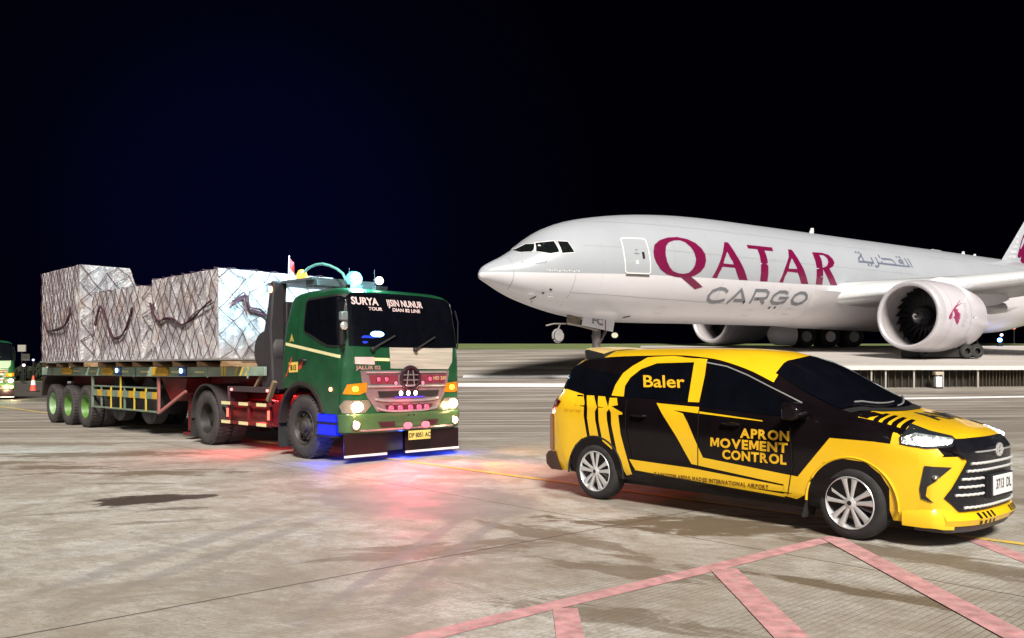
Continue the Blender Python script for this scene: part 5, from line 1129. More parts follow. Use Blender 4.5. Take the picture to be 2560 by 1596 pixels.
    for x in (-8.9, -7.1):
        q = MB(); q.lathe([(.52, -.95), (.52, -.7)], (x, 0, .75), 'y', 28, cap=True); q.build('spare_wheel', RUB, root)
    q = MB(); q.box((-13.95, 0, 1.22), (.08, 2.4, .22)); q.build('tail_board', DARKM, root, bevel=.01)
    for s in (-1, 1):
        q = MB(); q.box((-13.99, s * .95, 1.24), (.03, .32, .12)); q.build('tail_lamp', mat('red lamp glass', (.35, .01, .01), .2), root)
    return root
trl = build_trailer()
# move the trailer's own origin under its axles
def rebase(root, dx):
    c_, s_ = math.cos(root.rotation_euler[2]), math.sin(root.rotation_euler[2])
    root.location = (root.location[0] + dx * c_, root.location[1] + dx * s_, root.location[2])
    done = set()
    for ch in root.children:
        if ch.type == 'MESH' and ch.location.length < 1e-6:
            stack = [ch]
            while stack:
                o = stack.pop()
                if o.data.name not in done: o.data.transform(Matrix.Translation((-dx, 0, 0))); done.add(o.data.name)
                stack += [c for c in o.children if c.type == 'MESH']
        else: ch.location.x -= dx
rebase(trl, -11.75)

# ------------------------------------------------------------------ netted pallet loads
FOIL = bpy.data.materials.new('crinkled foil wrap'); FOIL.use_nodes = True
t = FOIL.node_tree; n = t.nodes; l = t.links; b_ = n['Principled BSDF']
co = N('ShaderNodeTexCoord'); obj = co.outputs['Object']
v1 = N('ShaderNodeTexVoronoi', feature='F1'); v1.inputs['Scale'].default_value = 4.5; l.new(obj, v1.inputs['Vector'])
n1 = noise(mapping((0, 0, 0), .5, (1, 1, 2.2)), 2.6, 9, .72, 1.2); n2 = noise(obj, 14, 6, .7, 1.0)
c_ = ramp(n1, [(.36, (.30, .27, .295)), (.48, (.62, .59, .62)), (.60, (.93, .93, .97))])
c_ = mix(mr(n2, .42, .62, 0, .35), c_, (.28, .25, .28)); c_ = mix(mr(noise(obj, 1.3, 6, .7, .5), .52, .64, 0, .38), c_, (.62, .44, .33)); l.new(c_, b_.inputs['Base Color'])
b_.inputs['Metallic'].default_value = .22; l.new(mr(n2, .3, .7, .14, .42), b_.inputs['Roughness'])
bp_ = N('ShaderNodeBump'); bp_.inputs['Strength'].default_value = 1.0; bp_.inputs['Distance'].default_value = .10
l.new(math_('ADD', math_('MULTIPLY', n1, 1.4), math_('ADD', math_('MULTIPLY', n2, .55), math_('MULTIPLY', v1.outputs['Distance'], .5))), bp_.inputs['Height']); l.new(bp_.outputs[0], b_.inputs['Normal'])
def pallet_load(x0, x1, y0, y1, z0, z1, label, outline=None, drapes=(), pitch=(.30, .46)):
    cx = (x0 + x1) / 2; cy_ = (y0 + y1) / 2; w = TW(cx, cy_, z0)
    root = empty('cargo_pallet', w, TY, label, 'cargo pallet', 'netted cargo pallets on the trailer')
    L_ = x1 - x0; Wd = y1 - y0; Hh = z1 - z0
    ol = outline or [(-Wd / 2, 0), (Wd / 2, 0), (Wd / 2, Hh), (-Wd / 2, Hh)]
    q = MB(); q.prism(ol, -L_ / 2, L_ / 2, 'yz'); q_o = q.build('wrapped_load', FOIL, root, smooth=0)
    bm = bmesh.new(); bm.from_mesh(q_o.data); bmesh.ops.triangulate(bm, faces=[f for f in bm.faces if len(f.verts) > 4])
    for _ in range(5): bmesh.ops.subdivide_edges(bm, edges=[e for e in bm.edges if e.calc_length() > .16], cuts=1, use_grid_fill=True)
    bm.normal_update()
    from mathutils import noise as mn
    for v in bm.verts:
        p = v.co * 2.2 + Vector((cx, 3, 1)); d = mn.noise(p) * .035 + mn.noise(p * 3.5) * .014
        edge = sum((abs(abs(v.co.x) - L_ / 2) < .02, abs(v.co.y - ol[0][0]) < .02, abs(v.co.z - Hh) < .02))
        v.co += v.normal * (d - .01) * (1 if edge < 2 else .4)
        if v.co.z < .01: v.co.z = .01
    bm.to_mesh(q_o.data); bm.free(); shade(q_o.data, 50)
    q = MB(); q.box((0, 0, -.0), (L_ + .08, Wd + .08, .035)); q.build('pallet_base', mat('aluminium pallet', (.45, .43, .42), .4, .6), root)
    # net on the two faces seen, the others and the top
    nb = MB()
    def net(O, U, V, w, h, zmax=None):
        O, U, V = Vector(O), Vector(U), Vector(V); nn = U.cross(V).normalized(); px, pz = pitch[0] / 2, pitch[1] / 2
        ni, nj = int(math.ceil(w / px)), int(math.ceil(h / pz)); nodes = {}
        for i in range(ni + 1):
            for j in range(nj + 1):
                if (i + j) % 2: continue
                u = min(w, max(0, i * w / ni + (random.uniform(-.35, .35) * px if 0 < i < ni else 0))); v = j * h / nj + (random.uniform(-.3, .3) * pz if 0 < j < nj else 0)
                if zmax: v = min(v, zmax(u))
                nodes[i, j] = O + U * u + V * max(0, min(h, v)) + nn * .028
        for (i, j), p in nodes.items():
            for di in (-1, 1):
                q2 = nodes.get((i + di, j + 1))
                if q2 is not None and (q2 - p).length > .05 and random.random() > .03:
                    mid_ = (p + q2) / 2 + Vector((0, 0, -random.uniform(0, .03))) + nn * .004
                    nb.tube([p, mid_, q2], .0075, 4)
        return nn
    a = ol[0][0]
    top = lambda u: next((ol[k][1] + (ol[k + 1][1] - ol[k][1]) * ((a + u) - ol[k][0]) / (ol[k + 1][0] - ol[k][0]) for k in range(len(ol) - 1, 0, -1) if k + 1 < len(ol) and ol[k + 1][0] <= a + u <= ol[k][0] and ol[k][0] != ol[k + 1][0]), Hh)
    net((-L_ / 2, a, 0), (1, 0, 0), (0, 0, 1), L_, Hh)
    pitch = (.48, .52); net((L_ / 2, a, 0), (0, 1, 0), (0, 0, 1), Wd, Hh, top)
    net((-L_ / 2, -a if not outline else ol[1][0], 0), (0, -1, 0), (0, 0, 1), Wd, Hh * (1 if not outline else .45))
    if not outline:
        net((L_ / 2, Wd / 2, 0), (-1, 0, 0), (0, 0, 1), L_, Hh); net((-L_ / 2, -Wd / 2, Hh), (1, 0, 0), (0, 1, 0), L_, Wd)
    nb.build('cargo_net', ROPE, root, smooth=0)
    # slack net gathered in swags
    for face, pts, rr_ in drapes:
        q = MB()
        for sN in range(5):
            P_ = []; m = len(pts); ou, ov, ph = random.uniform(-1, 1) * rr_, random.uniform(-1, 1) * rr_ * 1.3, random.uniform(0, 6)
            tb = lambda i, c: pts[max(0, min(m - 1, i))][c]
            for k in range((m - 1) * 5 + 1):
                i = min(m - 2, k // 5); f_ = (k - i * 5) / 5; q4 = []
                for c in (0, 1):
                    p0, p1, p2, p3 = tb(i - 1, c), tb(i, c), tb(i + 1, c), tb(i + 2, c)
                    q4.append(.5 * (2 * p1 + (p2 - p0) * f_ + (2 * p0 - 5 * p1 + 4 * p2 - p3) * f_ ** 2 + (3 * p1 - p0 - 3 * p2 + p3) * f_ ** 3))
                u = q4[0] + ou * math.sin(k * .35 + ph) ; v = q4[1] + ov * math.cos(k * .28 + ph)
                P_.append((-L_ / 2 + u, a - .045 - .02 * math.sin(k * .5 + ph), v) if face == 'side' else (L_ / 2 + .045 + .02 * math.sin(k * .5 + ph), a + u, v))
            q.tube(P_, .012, 5)
        q.build('net_swag', ROPE, root, smooth=0)
    return root
pallet_load(-13.10, -10.09, -1.45, 1.0, 1.66, 4.05, 'tall foil-wrapped pallet load at the tail of the trailer, its far shoulder stepped down',
            [(-1.225, 0), (1.225, 0), (1.225, .9), (.9, 1.35), (.35, 1.75), (.10, 2.0), (-.03, 2.39), (-1.225, 2.39)],
            [('side', [(.35, 1.05), (.6, .85), (1.2, .82), (1.9, .88), (2.3, 1.1), (2.4, 1.35), (2.45, 1.2)], .03)], (.26, .50))
pallet_load(-9.15, -6.27, -1.45, 1.0, 1.66, 3.27, 'low foil-wrapped pallet load between the tall one and the one behind the cab', None,
            [('side', [(.25, .85), (.45, 1.2), (.65, 1.25), (.9, 1.0), (1.2, .65), (1.6, .50), (2.0, .62), (2.35, .90), (2.5, 1.15)], .035)], (.36, .50))
pallet_load(-5.68, -2.66, -1.45, 1.0, 1.66, 3.34, 'foil-wrapped pallet load nearest the cab, its end face lit pale cyan by the beacon', None,
            [('side', [(.05, 1.2), (.15, .95), (.45, .78), (.8, .85), (1.2, .80), (1.6, .68), (2.0, .78), (2.4, .95), (2.85, 1.1)], .045),
             ('end', [(.25, 1.05), (.5, 1.2), (.6, .95), (.85, .9), (1.1, .7), (1.4, .62), (1.8, .85), (2.2, .7)], .05)], (.36, .50))
# ================================================================== AIRCRAFT
def build_plane():
    PY = 3.725
    root = empty('cargo_aircraft', (-1.28, 39.61, 0.6), PY, 'white and grey twin-engine cargo jet lettered QATAR CARGO, parked on the raised slab', 'aircraft')
    ZC = 6.78 - .6    # local heights are measured from the aircraft's own base
    GREY = mat('pale grey aircraft paint', (.38, .405, .445), .30, var=.04, vs=.4, coat=.25)
    WHT = mat('white aircraft paint', (.70, .68, .72), .28, var=.04, vs=.3, coat=.25, bump=.03, bs=3)
    TANB = mat('belly paint', (.58, .55, .575), .3, var=.05, vs=.4, coat=.2)
    # fuselage profile: x aft of the nose (negative), top and bottom
    top = [(.34, 5.88), (.30, 6.02), (.12, 6.25), (-.10, 6.40), (-.45, 6.58), (-.85, 6.77), (-1.25, 6.99), (-1.65, 7.24), (-2.2, 7.66), (-2.9, 8.12), (-3.8, 8.55), (-5.0, 8.93), (-6.5, 9.24), (-8.0, 9.47), (-10., 9.68), (-12.5, 9.83), (-15, 9.88), (-46, 9.88), (-52, 9.75), (-58, 9.3), (-63, 8.7)]
    bot = [(.34, 5.84), (.30, 5.70), (.12, 5.60), (-.10, 5.50), (-.6, 5.28), (-1.2, 5.02), (-2.0, 4.74), (-3.2, 4.42), (-4.7, 4.12), (-6.2, 3.95), (-8., 3.88), (-10, 3.90), (-12, 3.94), (-20, 4.02), (-30, 4.08), (-44, 4.1), (-50, 4.8), (-56, 6.1), (-63, 8.0)]
    wid = [(.34, .05), (.30, .14), (.12, .34), (-.10, .50), (-.6, .84), (-1.2, 1.18), (-2.0, 1.58), (-3.2, 2.05), (-4.7, 2.48), (-6.2, 2.75), (-8., 2.95), (-10, 3.06), (-12, 3.10), (-44, 3.10), (-50, 2.5), (-56, 1.5), (-63, .25)]
    rev = lambda t_: sorted(t_)
    top, bot, wid = rev(top), rev(bot), rev(wid)
    def sz(x): # colour division height
        return pchip(sorted([(.5, 5.98), (-.4, 5.98), (-2.4, 5.97), (-6.4, 6.06), (-11.3, 6.15), (-18, 6.23), (-26, 6.42), (-34, 6.9), (-46, 7.6), (-64, 8.4)]), x)
    xs = [.34, .33, .30, .25, .18, .10, 0, -.15, -.3, -.5, -.75, -1, -1.3, -1.6, -2, -2.4, -2.9, -3.4, -4, -4.6, -5.3, -6, -7, -8, -9, -10, -11, -12, -13.5, -15, -17, -19, -21, -23, -26, -30, -34, -38, -42, -44, -46, -48, -50, -52, -54, -56, -58, -60, -62, -63]
    NA = 22
    rings = []
    for x in xs:
        zt, zb, w = pchip(top, x), pchip(bot, x), pchip(wid, x); s = min(zt - .002, max(zb + .002, sz(x))); zw = max(zb + (zt - zb) * .02, min(zt - (zt - zb) * .02, zb + (zt - zb) * .5)); 
        def yy(z):
            if z >= zw: r = (z - zw) / (zt - zw)
            else: r = (zw - z) / (zw - zb)
            return w * math.sqrt(max(0, 1 - min(1, r) ** 2))
        L_ = []
        # upper arc from the crown down to the division, then on to the keel: the division is always a vertex row
        a0 = math.pi / 2
        def ang(z): return math.asin(max(-1, min(1, (z - zw) / (zt - zw)))) if z >= zw else -math.asin(max(-1, min(1, (zw - z) / (zw - zb))))
        ad = ang(s)
        for k in range(NA // 2 + 1):
            a = a0 + (ad - a0) * k / (NA // 2); z = zw + math.sin(a) * ((zt - zw) if a >= 0 else (zw - zb)); L_.append((x, w * math.cos(a), z))
        for k in range(1, NA // 2 + 1):
            a = ad + (-math.pi / 2 - ad) * k / (NA // 2); z = zw + math.sin(a) * ((zt - zw) if a >= 0 else (zw - zb)); L_.append((x, w * math.cos(a), z))
        full = L_ + [(p[0], -p[1], p[2]) for p in L_[-2:0:-1]]
        rings.append([(p[0], p[1], p[2] - .6) for p in full])
    nh = NA
    def mf(i, j):
        jj = j if j < nh else 2 * nh - 1 - j
        return 0 if jj < NA // 2 else 1
    q = MB(); q.loft(rings, cap=True, mf=mf); fus = q.build('fuselage', [GREY, WHT], root, smooth=60)
    bvh = bvh_of(fus)
    po = (Vector((0, 8, -.6)), Vector((1, 0, 0)), Vector((0, 0, 1)), Vector((0, -1, 0)))
    st_ = (Vector((0, -8, -.6)), Vector((1, 0, 0)), Vector((0, 0, 1)), Vector((0, 1, 0)))
    MAR = mat('maroon lettering', (.16, .003, .045), .35, var=.06, vs=.5, coat=.2); SLG = mat('slate grey lettering', (.20, .21, .24), .4, var=.05)
    def pd(name, fl, m, off=.012, grid=.35, b=None, par=None, fr=None): return decal(name, fl, m, par or root, b or bvh, *(fr or po), off=off, grid=grid, far=20)
    for k in ('Q', 'A1', 'T', 'A2', 'R'): o = pd('title_letter', fill2d(DD[k]), MAR); o['label'] = 'maroon letter %s' % k[0]
    for k, s_ in enumerate(DD['cargo']): pd('subtitle_stroke', stroke(s_, .17), SLG, .012 + .003 * (k % 3))
    for s_ in DD['cdots']: pd('port_mark', stroke(s_, .12), DECK, .022)
    SLB = mat('slate blue lettering', (.13, .15, .21), .4, var=.05)
    for k, s_ in enumerate(DD['arabic']): pd('arabic_stroke', stroke(s_, .125), SLB, .012 + .002 * (k % 4))
    pd('arabic_lettering', stroke(DD['arabs'][0], .05), SLG, .012)
    for s_ in DD['bits']: pd('skin_mark', stroke(s_, .07), mat('dark skin mark', (.05, .045, .04), .6), .014)
    ln = DD['door'][0]; dr = pd('door', fill2d([ln]), GREY, .010)
    LW = mat('white outline paint', (.78, .78, .78), .4, var=.03)
    lp = ln + [ln[0]]; pd('door_outline', stroke(lp, .06), LW, .016, par=dr)
    pd('door_sill', stroke([(-6.38, 6.03), (-7.78, 6.05)], .09), mat('grey sill', (.12, .11, .10), .6), .02, par=dr)
    pd('door_handle', fill2d(DD['handle']), DECK, .02, par=dr)
    for z, w_ in ((7.28, .12), (7.1, .28), (6.72, .16), (6.62, .16)): pd('door_notice', stroke([(-7.0 - w_ / 2, z), (-7.0 + w_ / 2, z - .01)], .07), LW if z < 7 else SLG, .018, par=dr)
    SEAM = mat('panel seam', (.30, .29, .30), .5)
    pd('radome_seam', stroke([(-.95 - .12 * math.sin(math.pi * k / 8) * 0 - .0 * k, 6.72 - (1.5) * k / 8) for k in range(9)], .022), SEAM, .012)
    for x in (-3.75, -12.9, -18.4, -33): pd('panel_seam', stroke([(x, 5.95 if x > -10 else 6.0), (x + .05, 4.5)], .018), SEAM, .012)
    SM2 = mat('faint skin joint', (.33, .345, .37), .45); SM3 = mat('faint lower skin joint', (.56, .54, .56), .45)
    for x in [-5.1, -9.4, -11.9, -14.6, -16.9, -20.6, -23.4, -26.2, -28.9, -31.8, -35.1, -38.2, -41.5, -44.4]:
        pd('skin_joint', stroke([(x, 9.2), (x, sz(x) + .05)], .016), SM2, .010, .5); pd('skin_joint', stroke([(x, sz(x) - .05), (x, 4.5)], .016), SM3, .010, .5)
    for z in (7.35, 8.75): pd('skin_joint', stroke([(-4.2, z), (-12, z + .05), (-24, z + .1), (-45, z + .2)], .014), SM2, .009, .5)
    for x, z in ((-9.2, 4.62), (-15.8, 4.72), (-19.0, 4.9)): pd('service_hatch', stroke([(x, z), (x - .5, z), (x - .5, z - .3), (x, z - .3), (x, z)], .02), SM3, .011, .5)
    pd('panel_seam', stroke([(-3.7, 5.1), (-8, 5.0), (-14, 4.95)], .015), SEAM, .012)
    for k in range(14): pd('nose_notice', stroke([(-2.35 - k * .115, 6.10 - (k % 3) * .02), (-2.41 - k * .115, 6.12 - (k % 3) * .02)], .03 + .03 * (k % 2)), LW, .012)
    # flight-deck windows: shapes on both sides of the nose
    WG = mat('flight deck glass', (.006, .008, .008), .06, var=.4, spec=.5); WFm = mat('window surround', (.62, .62, .63), .4)
    wins = [[(-1.22, 6.985), (-1.62, 7.20), (-1.98, 7.42), (-2.20, 7.40), (-2.02, 7.10), (-1.90, 6.99)],
            [(-2.26, 7.44), (-2.95, 7.52), (-3.0, 6.98), (-2.60, 6.90), (-2.06, 7.0)],
            [(-3.10, 7.52), (-3.52, 7.50), (-3.68, 6.99), (-3.12, 6.93)]]
    for fr in (po, st_):
        for w_ in wins:
            c_ = (sum(p[0] for p in w_) / len(w_), sum(p[1] for p in w_) / len(w_)); big_ = [(c_[0] + (p[0] - c_[0]) * 1.12, c_[1] + (p[1] - c_[1]) * 1.16) for p in w_]
            a_ = pd('window_frame', fill2d([big_]), WFm, .012, .3, fr=fr)
            if a_: pd('window_pane', fill2d([w_]), WG, .022, .3, par=a_, fr=fr)
    # wing-to-body fairing
    q = MB(); rr = []
    fx = [(-20.45, .02), (-20.7, .3), (-21.2, .7), (-22.2, 1.15), (-23.2, 1.35), (-25, 1.45), (-30, 1.45), (-34, 1.2), (-38, .5), (-40, .1)]
    for x, g_ in fx:
        r_ = []
        for k in range(19):
            a = math.radians(-20 - 140 * k / 18); r_.append((x, (3.05 + .52 * g_) * math.cos(a) * (1 + .03 * g_), 6.36 + (2.86 + .10 * g_) * math.sin(a)))
        rr.append(r_)
    q.loft(rr, ring=False); q.build('belly_fairing', TANB, root, smooth=60)
    # wings
    LEM = mat('polished leading edge', (.80, .83, .86), .25, .35, var=.03); WU = mat('grey wing paint', (.30, .29, .30), .4, var=.06, vs=.5)
    for s in (1, -1):
        secs = [(-21.2, 2.6, 5.60, 13.8, 1.75), (-22.05, 3.3, 5.72, 13.2, 1.6), (-25.2, 8.0, 6.05, 9.6, 1.15), (-27.3, 11.2, 6.38, 7.9, .92), (-33.5, 20.5, 7.3, 5.2, .6), (-39.9, 30.2, 8.4, 2.0, .25), (-40.6, 30.9, 8.5, 1.2, .1)]
        prof = [(0, 0), (.004, .12), (.015, .24), (.04, .38), (.10, .52), (.25, .66), (.45, .66), (.7, .42), (1, .03), (1, -.03), (.7, -.12), (.45, -.26), (.25, -.34), (.10, -.30), (.04, -.24), (.015, -.16), (.004, -.09)]
        rr = [[(xl - u * c_, s * y, z - .6 + v * t_) for u, v in prof] for xl, y, z, c_, t_ in secs]
        q = MB(); q.loft(rr, cap=True, mf=lambda i, j: 1 if (j <= 3 or j >= 13) else 0); q.build('wing', [WU, LEM], root, smooth=50)
        # flap track fairings
        for y, x0 in ((6.2, -31.5), (13.5, -33.2), (17.5, -35.2)):
            q = MB(); z0 = pchip([(3, 5.3), (30, 8.1)], y) - .6
            q.loft([[(x0 - u * 5.5, s * y + r_ * .32 * math.cos(a), z0 - .25 * r_ - .1 + .42 * r_ * math.sin(a)) for a in [2 * math.pi * k / 14 for k in range(14)]] for u, r_ in ((-.1, .05), (0, .5), (.15, .9), (.4, 1), (.7, .75), (1, .1))], cap=True); q.build('flap_fairing', TANB, root)
        # tail plane
        q = MB(); q.loft([[(xl - u * c_, s * y, z - .6 + v * t_) for u, v in prof] for xl, y, z, c_, t_ in ((-52.5, .8, 8.3, 7, .7), (-60, 10.8, 9.6, 2.4, .2))], cap=True); q.build('tailplane', GREY, root)
        # engine
        ex, ey, ez = (-21.15, 8.2, 4.27 - .6) if s == 1 else (-25.3, -9.7, 5.15 - .6)
        EN = mat('engine cowl paint', (.57, .54, .59), .26, var=.03, vs=.5, coat=.4); LIP = mat('brushed intake lip', (.64, .62, .66), .25, .35, var=.04)
        ne = empty('engine', (ex, ey, ez)); ne.parent = root
        q = MB(); q.lathe([(1.60, -.35), (1.555, -.18), (1.57, -.05), (1.64, .02), (1.72, .02), (1.80, -.08), (1.85, -.28), (1.875, -.45)], axis='x', n=64); q.build('intake_lip', LIP, ne, smooth=60)
        q = MB(); q.lathe([(1.875, -.45), (1.92, -.9), (1.95, -1.6), (1.94, -2.4), (1.88, -3.3), (1.76, -4.2), (1.60, -5.0), (1.56, -5.0), (1.60, -4.4)], axis='x', n=64); cw = q.build('cowl', EN, ne, smooth=60)
        q = MB(); q.lathe([(1.60, -.35), (1.63, -.8), (1.66, -1.5), (1.66, -1.9)], axis='x', n=64); q.build('intake_duct', mat('pale intake liner', (.36, .33, .34), .5, var=.1, vs=3), ne, smooth=60)
        q = MB()
        for k in range(22):
            a = 2 * math.pi * k / 22; R1 = []
            for r_, tw, ch in ((.45, .9, .30), (.85, .65, .42), (1.25, .4, .50), (1.62, .22, .52)):
                aa = a + .10 * (r_ - .4); c_ = Vector((-1.72, r_ * math.cos(aa), r_ * math.sin(aa))); tn = Vector((0, -math.sin(aa), math.cos(aa)))
                d_ = (Vector((1, 0, 0)) * math.cos(tw + .5) + tn * math.sin(tw + .5)) * ch / 2; R1.append([c_ - d_, c_ + d_])
            q.loft(R1, ring=False)
        q.build('fan_blades', mat('dark fan blade', (.005, .005, .006), .5, .2), ne, smooth=60)
        q = MB(); q.lathe([(1.66, -2.0), (0, -2.0)], axis='x', n=32); q.build('fan_back', TRIM, ne)
        q = MB(); q.lathe([(.62, -1.75), (.58, -1.45), (.46, -1.15), (.30, -.92), (.12, -.80), (0, -.77)], axis='x', n=36); sp_ = q.build('spinner', mat('black spinner', (.02, .019, .022), .25, coat=.4), ne)
        pts = []
        for k in range(16):
            a = .6 + k * .33; r_ = .06 + .0075 * k; xx = pchip([(0, -.77), (.12, -.80), (.30, -.92), (.46, -1.15)], r_) + .012; pts.append((xx, r_ * math.cos(a), r_ * math.sin(a)))
        q = MB(); q.tube(pts, [.015 + .045 * math.sin(math.pi * min(1, (k + 1) / 15)) for k in range(16)], 6); q.build('spinner_swirl', WHITE, sp_)
        for xx in (-.95, -2.75):
            q = MB(); r_ = pchip(sorted([(-.45, 1.875), (-.9, 1.92), (-1.6, 1.95), (-2.4, 1.94), (-3.3, 1.88)]), xx); q.lathe([(r_ + .004, xx - .012), (r_ + .006, xx), (r_ + .004, xx + .012)], axis='x', n=64); q.build('cowl_seam', SEAM, ne)
        if s == 1:
            eb = bvh_of(cw); lg = ([(p[0] - ex, p[1] - .6 - ez) for p in fill2d(DD['logo'])[0]], fill2d(DD['logo'])[1])
            decal('emblem', lg, mat('rosy maroon emblem', (.30, .03, .11), .4), ne, eb, Vector((0, 4, 0)), Vector((1, 0, 0)), Vector((0, 0, 1)), Vector((0, -1, 0)), off=.012, grid=.2, far=10)
            for k in range(12):
                z_ = .62 - k * .11; decal('emblem_rule', stroke([(-1.95 - .12 * math.sin(k * .5), z_), (-2.30 - .1 * math.cos(k), z_)], .018), mat('pale grey rule', (.42, .42, .45), .4), ne, eb, Vector((0, 4, 0)), Vector((1, 0, 0)), Vector((0, 0, 1)), Vector((0, -1, 0)), off=.012, grid=.3, far=10)
            for (x_, z_, m_) in ((-3.0, -.1, DECK), (-3.2, -.12, WHITE), (-3.4, -.1, WHITE)):
                h = eb.ray_cast(Vector((x_, 4, z_)), Vector((0, -1, 0)))[0]
                if h: q = MB(); q.sphere(h, .035, 8); q.build('cowl_fitting', m_, ne)
        # core nozzle and plug
        q = MB(); q.lathe([(1.1, -4.4), (1.0, -5.4), (.82, -6.4), (.78, -6.4), (.8, -5.6)], axis='x', n=40); q.lathe([(.6, -6.0), (.45, -6.9), (.1, -7.7), (0, -7.75)], axis='x', n=32); q.build('exhaust_nozzle', mat('heat stained nozzle', (.28, .20, .15), .35, .8, var=.2, vs=1), ne)
        # pylon
        q = MB(); q.loft([[(x_, -w_, z_), (x_, w_, z_), (x_, w_ * .7, z2), (x_, -w_ * .7, z2)] for x_, w_, z_, z2 in ((-1.9, .05, 1.75, 1.97), (-2.8, .22, 1.7, 2.18), (-4.0, .28, 1.4, 2.2), (-5.5, .30, .9, 2.0), (-7.0, .28, .7, 1.85), (-9.0, .22, .95, 1.6), (-10.5, .05, 1.3, 1.5))], cap=True); q.build('pylon', WHT, ne, smooth=50)
    # fin
    q = MB(); fprof = [(0, 0), (.02, .35), (.1, .75), (.3, 1), (.6, .8), (1, .05), (1, -.05), (.6, -.8), (.3, -1), (.1, -.75), (.02, -.35)]
    q.loft([[(xl - u * c_, v * t_, z - .6) for u, v in fprof] for xl, z, c_, t_ in ((-46.8, 9.35, 12.5, .45), (-47.4, 9.9, 12, .45), (-51.0, 13.3, 9.9, .42), (-57.8, 19.6, 5.2, .2))], cap=True)
    fin = q.build('tail_fin', mat('fin grey', (.36, .38, .42), .35, var=.05, vs=.5), root, smooth=50); fb = bvh_of(fin)
    pd('fin_emblem', fill2d(DD['fin']), MAR, .015, .6, b=fb)
    for k in range(7): pd('fin_band', stroke([(-48.0 - .42 * k, 10.25 + .42 * k), (-49.0 - .2 * k, 10.25 + .42 * k)], .24), mat('light fin band', (.48, .49, .52), .4), .012, .6, b=fb)
    # main gear on the far side of the belly: three wheels in line, and its door
    def world_to_local(X, Y, Z):
        c_, s_ = math.cos(PY), math.sin(PY); dx, dy = X + 1.28, Y - 39.61; return Vector((dx * c_ + dy * s_, -dx * s_ + dy * c_, Z - .6))
    def at(px, py, D_): return ((px - 1280) / 2100 * D_, D_, 1.5 + (920 - py) / 2100 * D_)
    ug = 0.12
    def bogie(px0, py0, D_, sp, rad, hubm, n_=3, label=None):
        g = empty('main_gear', (0, 0, 0)); g.parent = root
        base = Vector(at(px0, py0, D_)); dirw = Vector((math.cos(ug), math.sin(ug), 0)); gz = hgt(base.x, base.y)
        for k in range(n_):
            for row in (0, 1):
                w_ = base + dirw * sp * k + Vector((-math.sin(ug), math.cos(ug), 0)) * (1.25 * row); w_.z = base.z
                g2 = world_to_local(*w_)
                q = MB(); q.lathe([(.36, .18), (.40, .21), (.62, .22), (rad, .12), (rad, -.12), (.62, -.22), (.40, -.21), (.36, -.18)], axis='y', n=36)
                ty = q.build('wheel', RUB, g, smooth=50); ty.location = g2; ty.rotation_euler = (0, 0, ug - PY)
                q = MB(); q.lathe([(.40, -.19), (.38, -.15), (.22, -.10), (.20, -.17), (.12, -.20), (0, -.20)], axis='y', n=30)
                if row == 0: q.build('rim', hubm[k % len(hubm)], ty)
        a_ = world_to_local(*(base + dirw * -.3 + Vector((0, .6, 0)))); b2 = world_to_local(*(base + dirw * (sp * (n_ - 1) + .3) + Vector((0, .6, 0))))
        q = MB(); q.bar(a_, b2, .3, .3); q.build('bogie_beam', DARKM, g)
        m_ = world_to_local(*(base + dirw * sp * (n_ - 1) / 2 + Vector((0, .6, 0)))); q = MB(); q.tube([m_, m_ + Vector((0, 0, 2.2))], .2, 14); q.bar(m_ + Vector((0, 0, .3)), m_ + Vector((1.3, .2, 1.9)), .14); q.build('gear_leg', mat('grey gear steel', (.3, .29, .29), .4, .4), g)
        return g
    HG = mat('grey wheel hub', (.38, .38, .40), .5); HW = mat('white wheel hub', (.85, .82, .85), .4)
    bogie(2014, 842, 57.5, 1.72, .72, [HG, HW, HG])
    # pale rounded nacelle-like gear door ahead of the wheels
    b0 = Vector(at(1921, 837, 57.0)); gd = world_to_local(*b0); dv_ = Matrix.Rotation(ug - PY, 3, 'Z')
    q = MB(); rings = []
    for u, r_ in ((0, .05), (.06, .35), (.25, .62), (.55, .72), (1.0, .74), (1.75, .74)):
        rings.append([gd + dv_ @ Vector((u, 0, 0)) + dv_ @ Vector((0, r_ * 1.0 * math.cos(a), r_ * .98 * math.sin(a))) for a in [2 * math.pi * k / 28 for k in range(28)]])
    q.loft(rings, cap=True); q.build('gear_fairing', WHT, root, smooth=50)
    # nose gear: leg, doors with letters, taxi lamp ring
    ng = empty('nose_gear', (-6.75, 0, 0)); ng.parent = root
    gz = hgt(*(Vector((-1.28 + (-6.75) * math.cos(PY), 39.61 + (-6.75) * math.sin(PY)))))
    q = MB(); q.tube([(0, 0, 3.3), (0, 0, 1.7 - .6), (0, 0, gz + .5 - .6)], [.22, .20, .14], 14); q.bar((0, 0, 1.9), (-1.0, 0, 3.4), .12); q.bar((.05, 0, 1.6), (.25, 0, 2.6), .1); q.build('gear_leg', mat('grimy gear leg', (.14, .12, .12), .6, .3, var=.4, vs=4), ng)
    for sy in (-.33, .33):
        q = MB(); q.lathe([(.26, .12), (.3, .15), (.48, .14), (.53, .07), (.53, -.07), (.48, -.14), (.3, -.15), (.26, -.12)], (0, sy, gz + .53 - .6), 'y', 32); wh = q.build('wheel', RUB, ng, smooth=50)
        q = MB(); q.lathe([(.28, .10), (.1, .08), (0, .08)], (0, sy, gz + .53 - .6), 'y', 24); q.lathe([(.28, -.10), (.1, -.08), (0, -.08)], (0, sy, gz + .53 - .6), 'y', 24); q.build('rim', HG, wh)
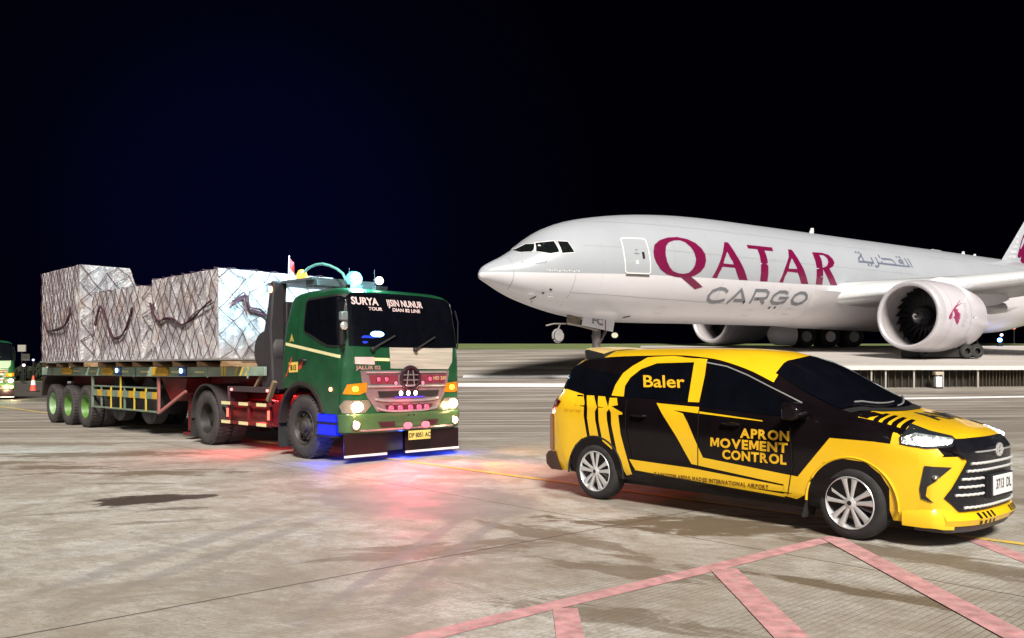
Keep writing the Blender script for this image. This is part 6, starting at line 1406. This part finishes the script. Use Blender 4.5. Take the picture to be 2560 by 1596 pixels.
    q = MB(); q.prism([(-5.53 + 6.75, 4.27 - .6), (-7.56 + 6.75, 3.96 - .6), (-7.44 + 6.75, 3.36 - .6), (-5.42 + 6.75, 3.64 - .6)], .44, .50); dd_ = q.build('gear_door', WHT, ng)
    flatlabel('door_letters', text2d('FC', .36, .028, 'CENTER', -1.15, 0, 1.1), SLG, dd_, (.34, .506, 3.72 - .6), (1, 0, .15), (0, 0, 1))
    q = MB(); q.box((-.18, .51, 3.73 - .6), (.05, .012, .62)); q.build('door_strip', mat('dull maroon strip', (.2, .08, .1), .5), dd_)
    q = MB(); q.prism([(-4.62 + 6.75, 4.2 - .6), (-5.50 + 6.75, 4.15 - .6), (-5.40 + 6.75, 3.68 - .6), (-4.58 + 6.75, 3.74 - .6)], .30, .36); q.build('gear_door', mat('brown grimy gear door', (.16, .125, .09), .6, var=.4, vs=5), ng)
    q = MB(); q.tube([(2.15, .33, 3.12), (1.3, .33, 3.02), (.2, .33, 2.82)], .06, 8); q.tube([(3.35, .2, 2.98), (2.9, .25, 3.08), (2.2, .3, 3.10)], .04, 6); q.build('drag_brace', mat('pale brace', (.30, .27, .24), .5), ng)
    q = MB(); ct = Vector((2.62, .2, 3.09 - .6)); q.tube([ct + Vector((.31 * math.cos(2 * math.pi * k / 28), 0, .31 * math.sin(2 * math.pi * k / 28))) for k in range(28)], .055, 8, closed=True); q.tube([(2.62, .2, 2.8), (2.5, .25, 3.1)], .04, 6); q.lathe([(0, .1), (.28, .1)], tuple(ct), 'y', 24); q.build('lamp_ring', mat('grey lamp ring', (.26, .25, .25), .5), ng)
    q = MB(); q.sphere((-1.15, .1, 3.2 - .6), .2, 14, sq=(1, .6, .75)); q.build('taxi_lamp', emi('warm taxi lamp', (1, .93, .65), .55), ng)
    # aerials
    for x, h_, zt_ in ((-24.1, .42, 9.88), (-41.8, .3, 9.88), (-43.4, .22, 9.88)):
        q = MB(); q.prism([(x + .25, zt_ - .68), (x - .02, zt_ - .6 + h_), (x - .2, zt_ - .6 + h_), (x - .22, zt_ - .68)], -.04, .04); q.build('aerial', WHT, root)
    q = MB(); q.box((-38, 0, 9.92 - .6), (1.2, .4, .14)); q.build('antenna_fairing', GREY, root, bevel=.04)
    q = MB(); h = bvh.ray_cast(Vector((.0, 4, 6.1 - .6)), Vector((0, -1, 0)))[0]
    for (x_, z_) in ((-2.0, 5.0), (-2.9, 4.9)):
        h = bvh.ray_cast(Vector((x_, 6, z_ - .6)), Vector((0, -1, 0)))[0]
        if h: q = MB(); q.tube([h, h + Vector((.0, .18, -.02)), h + Vector((.28, .18, -.03))], .03, 6); q.build('probe', CHROME, root)
    return root
plane = build_plane()
# dark shade and wheels, as an added low dolly under the near engine
b0 = (2352 - 1280) / 2100 * 46.0
cart_root = empty('engine_shade_cart', (b0, 46.0, slabz(b0, 46.0)), R(4), 'long low black added dolly on the slab beneath the near engine', 'shade cart')
q = MB(); q.box((0, 0, .28), (3.9, 1.2, .48)); q.build('body', mat('black engine shade', (.012, .010, .009), .7), cart_root, bevel=.04)
for x in (1.05, 1.62, -1.3):
    for sy in (-.66, .66):
        q = MB(); q.lathe([(.16, .09), (.34, .10), (.38, .05), (.38, -.05), (.34, -.10), (.16, -.09)], (x, sy, .38), 'y', 28); w_ = q.build('wheel', RUB, cart_root)
        q = MB(); q.lathe([(.19, -.09), (.20, -.11), (.215, -.09)], (x, sy, .38), 'y', 24); q.lathe([(.19, .09), (.20, .11), (.215, .09)], (x, sy, .38), 'y', 24); q.build('rim', HGd if False else mat('grey dolly rim', (.12, .12, .12), .5), w_)
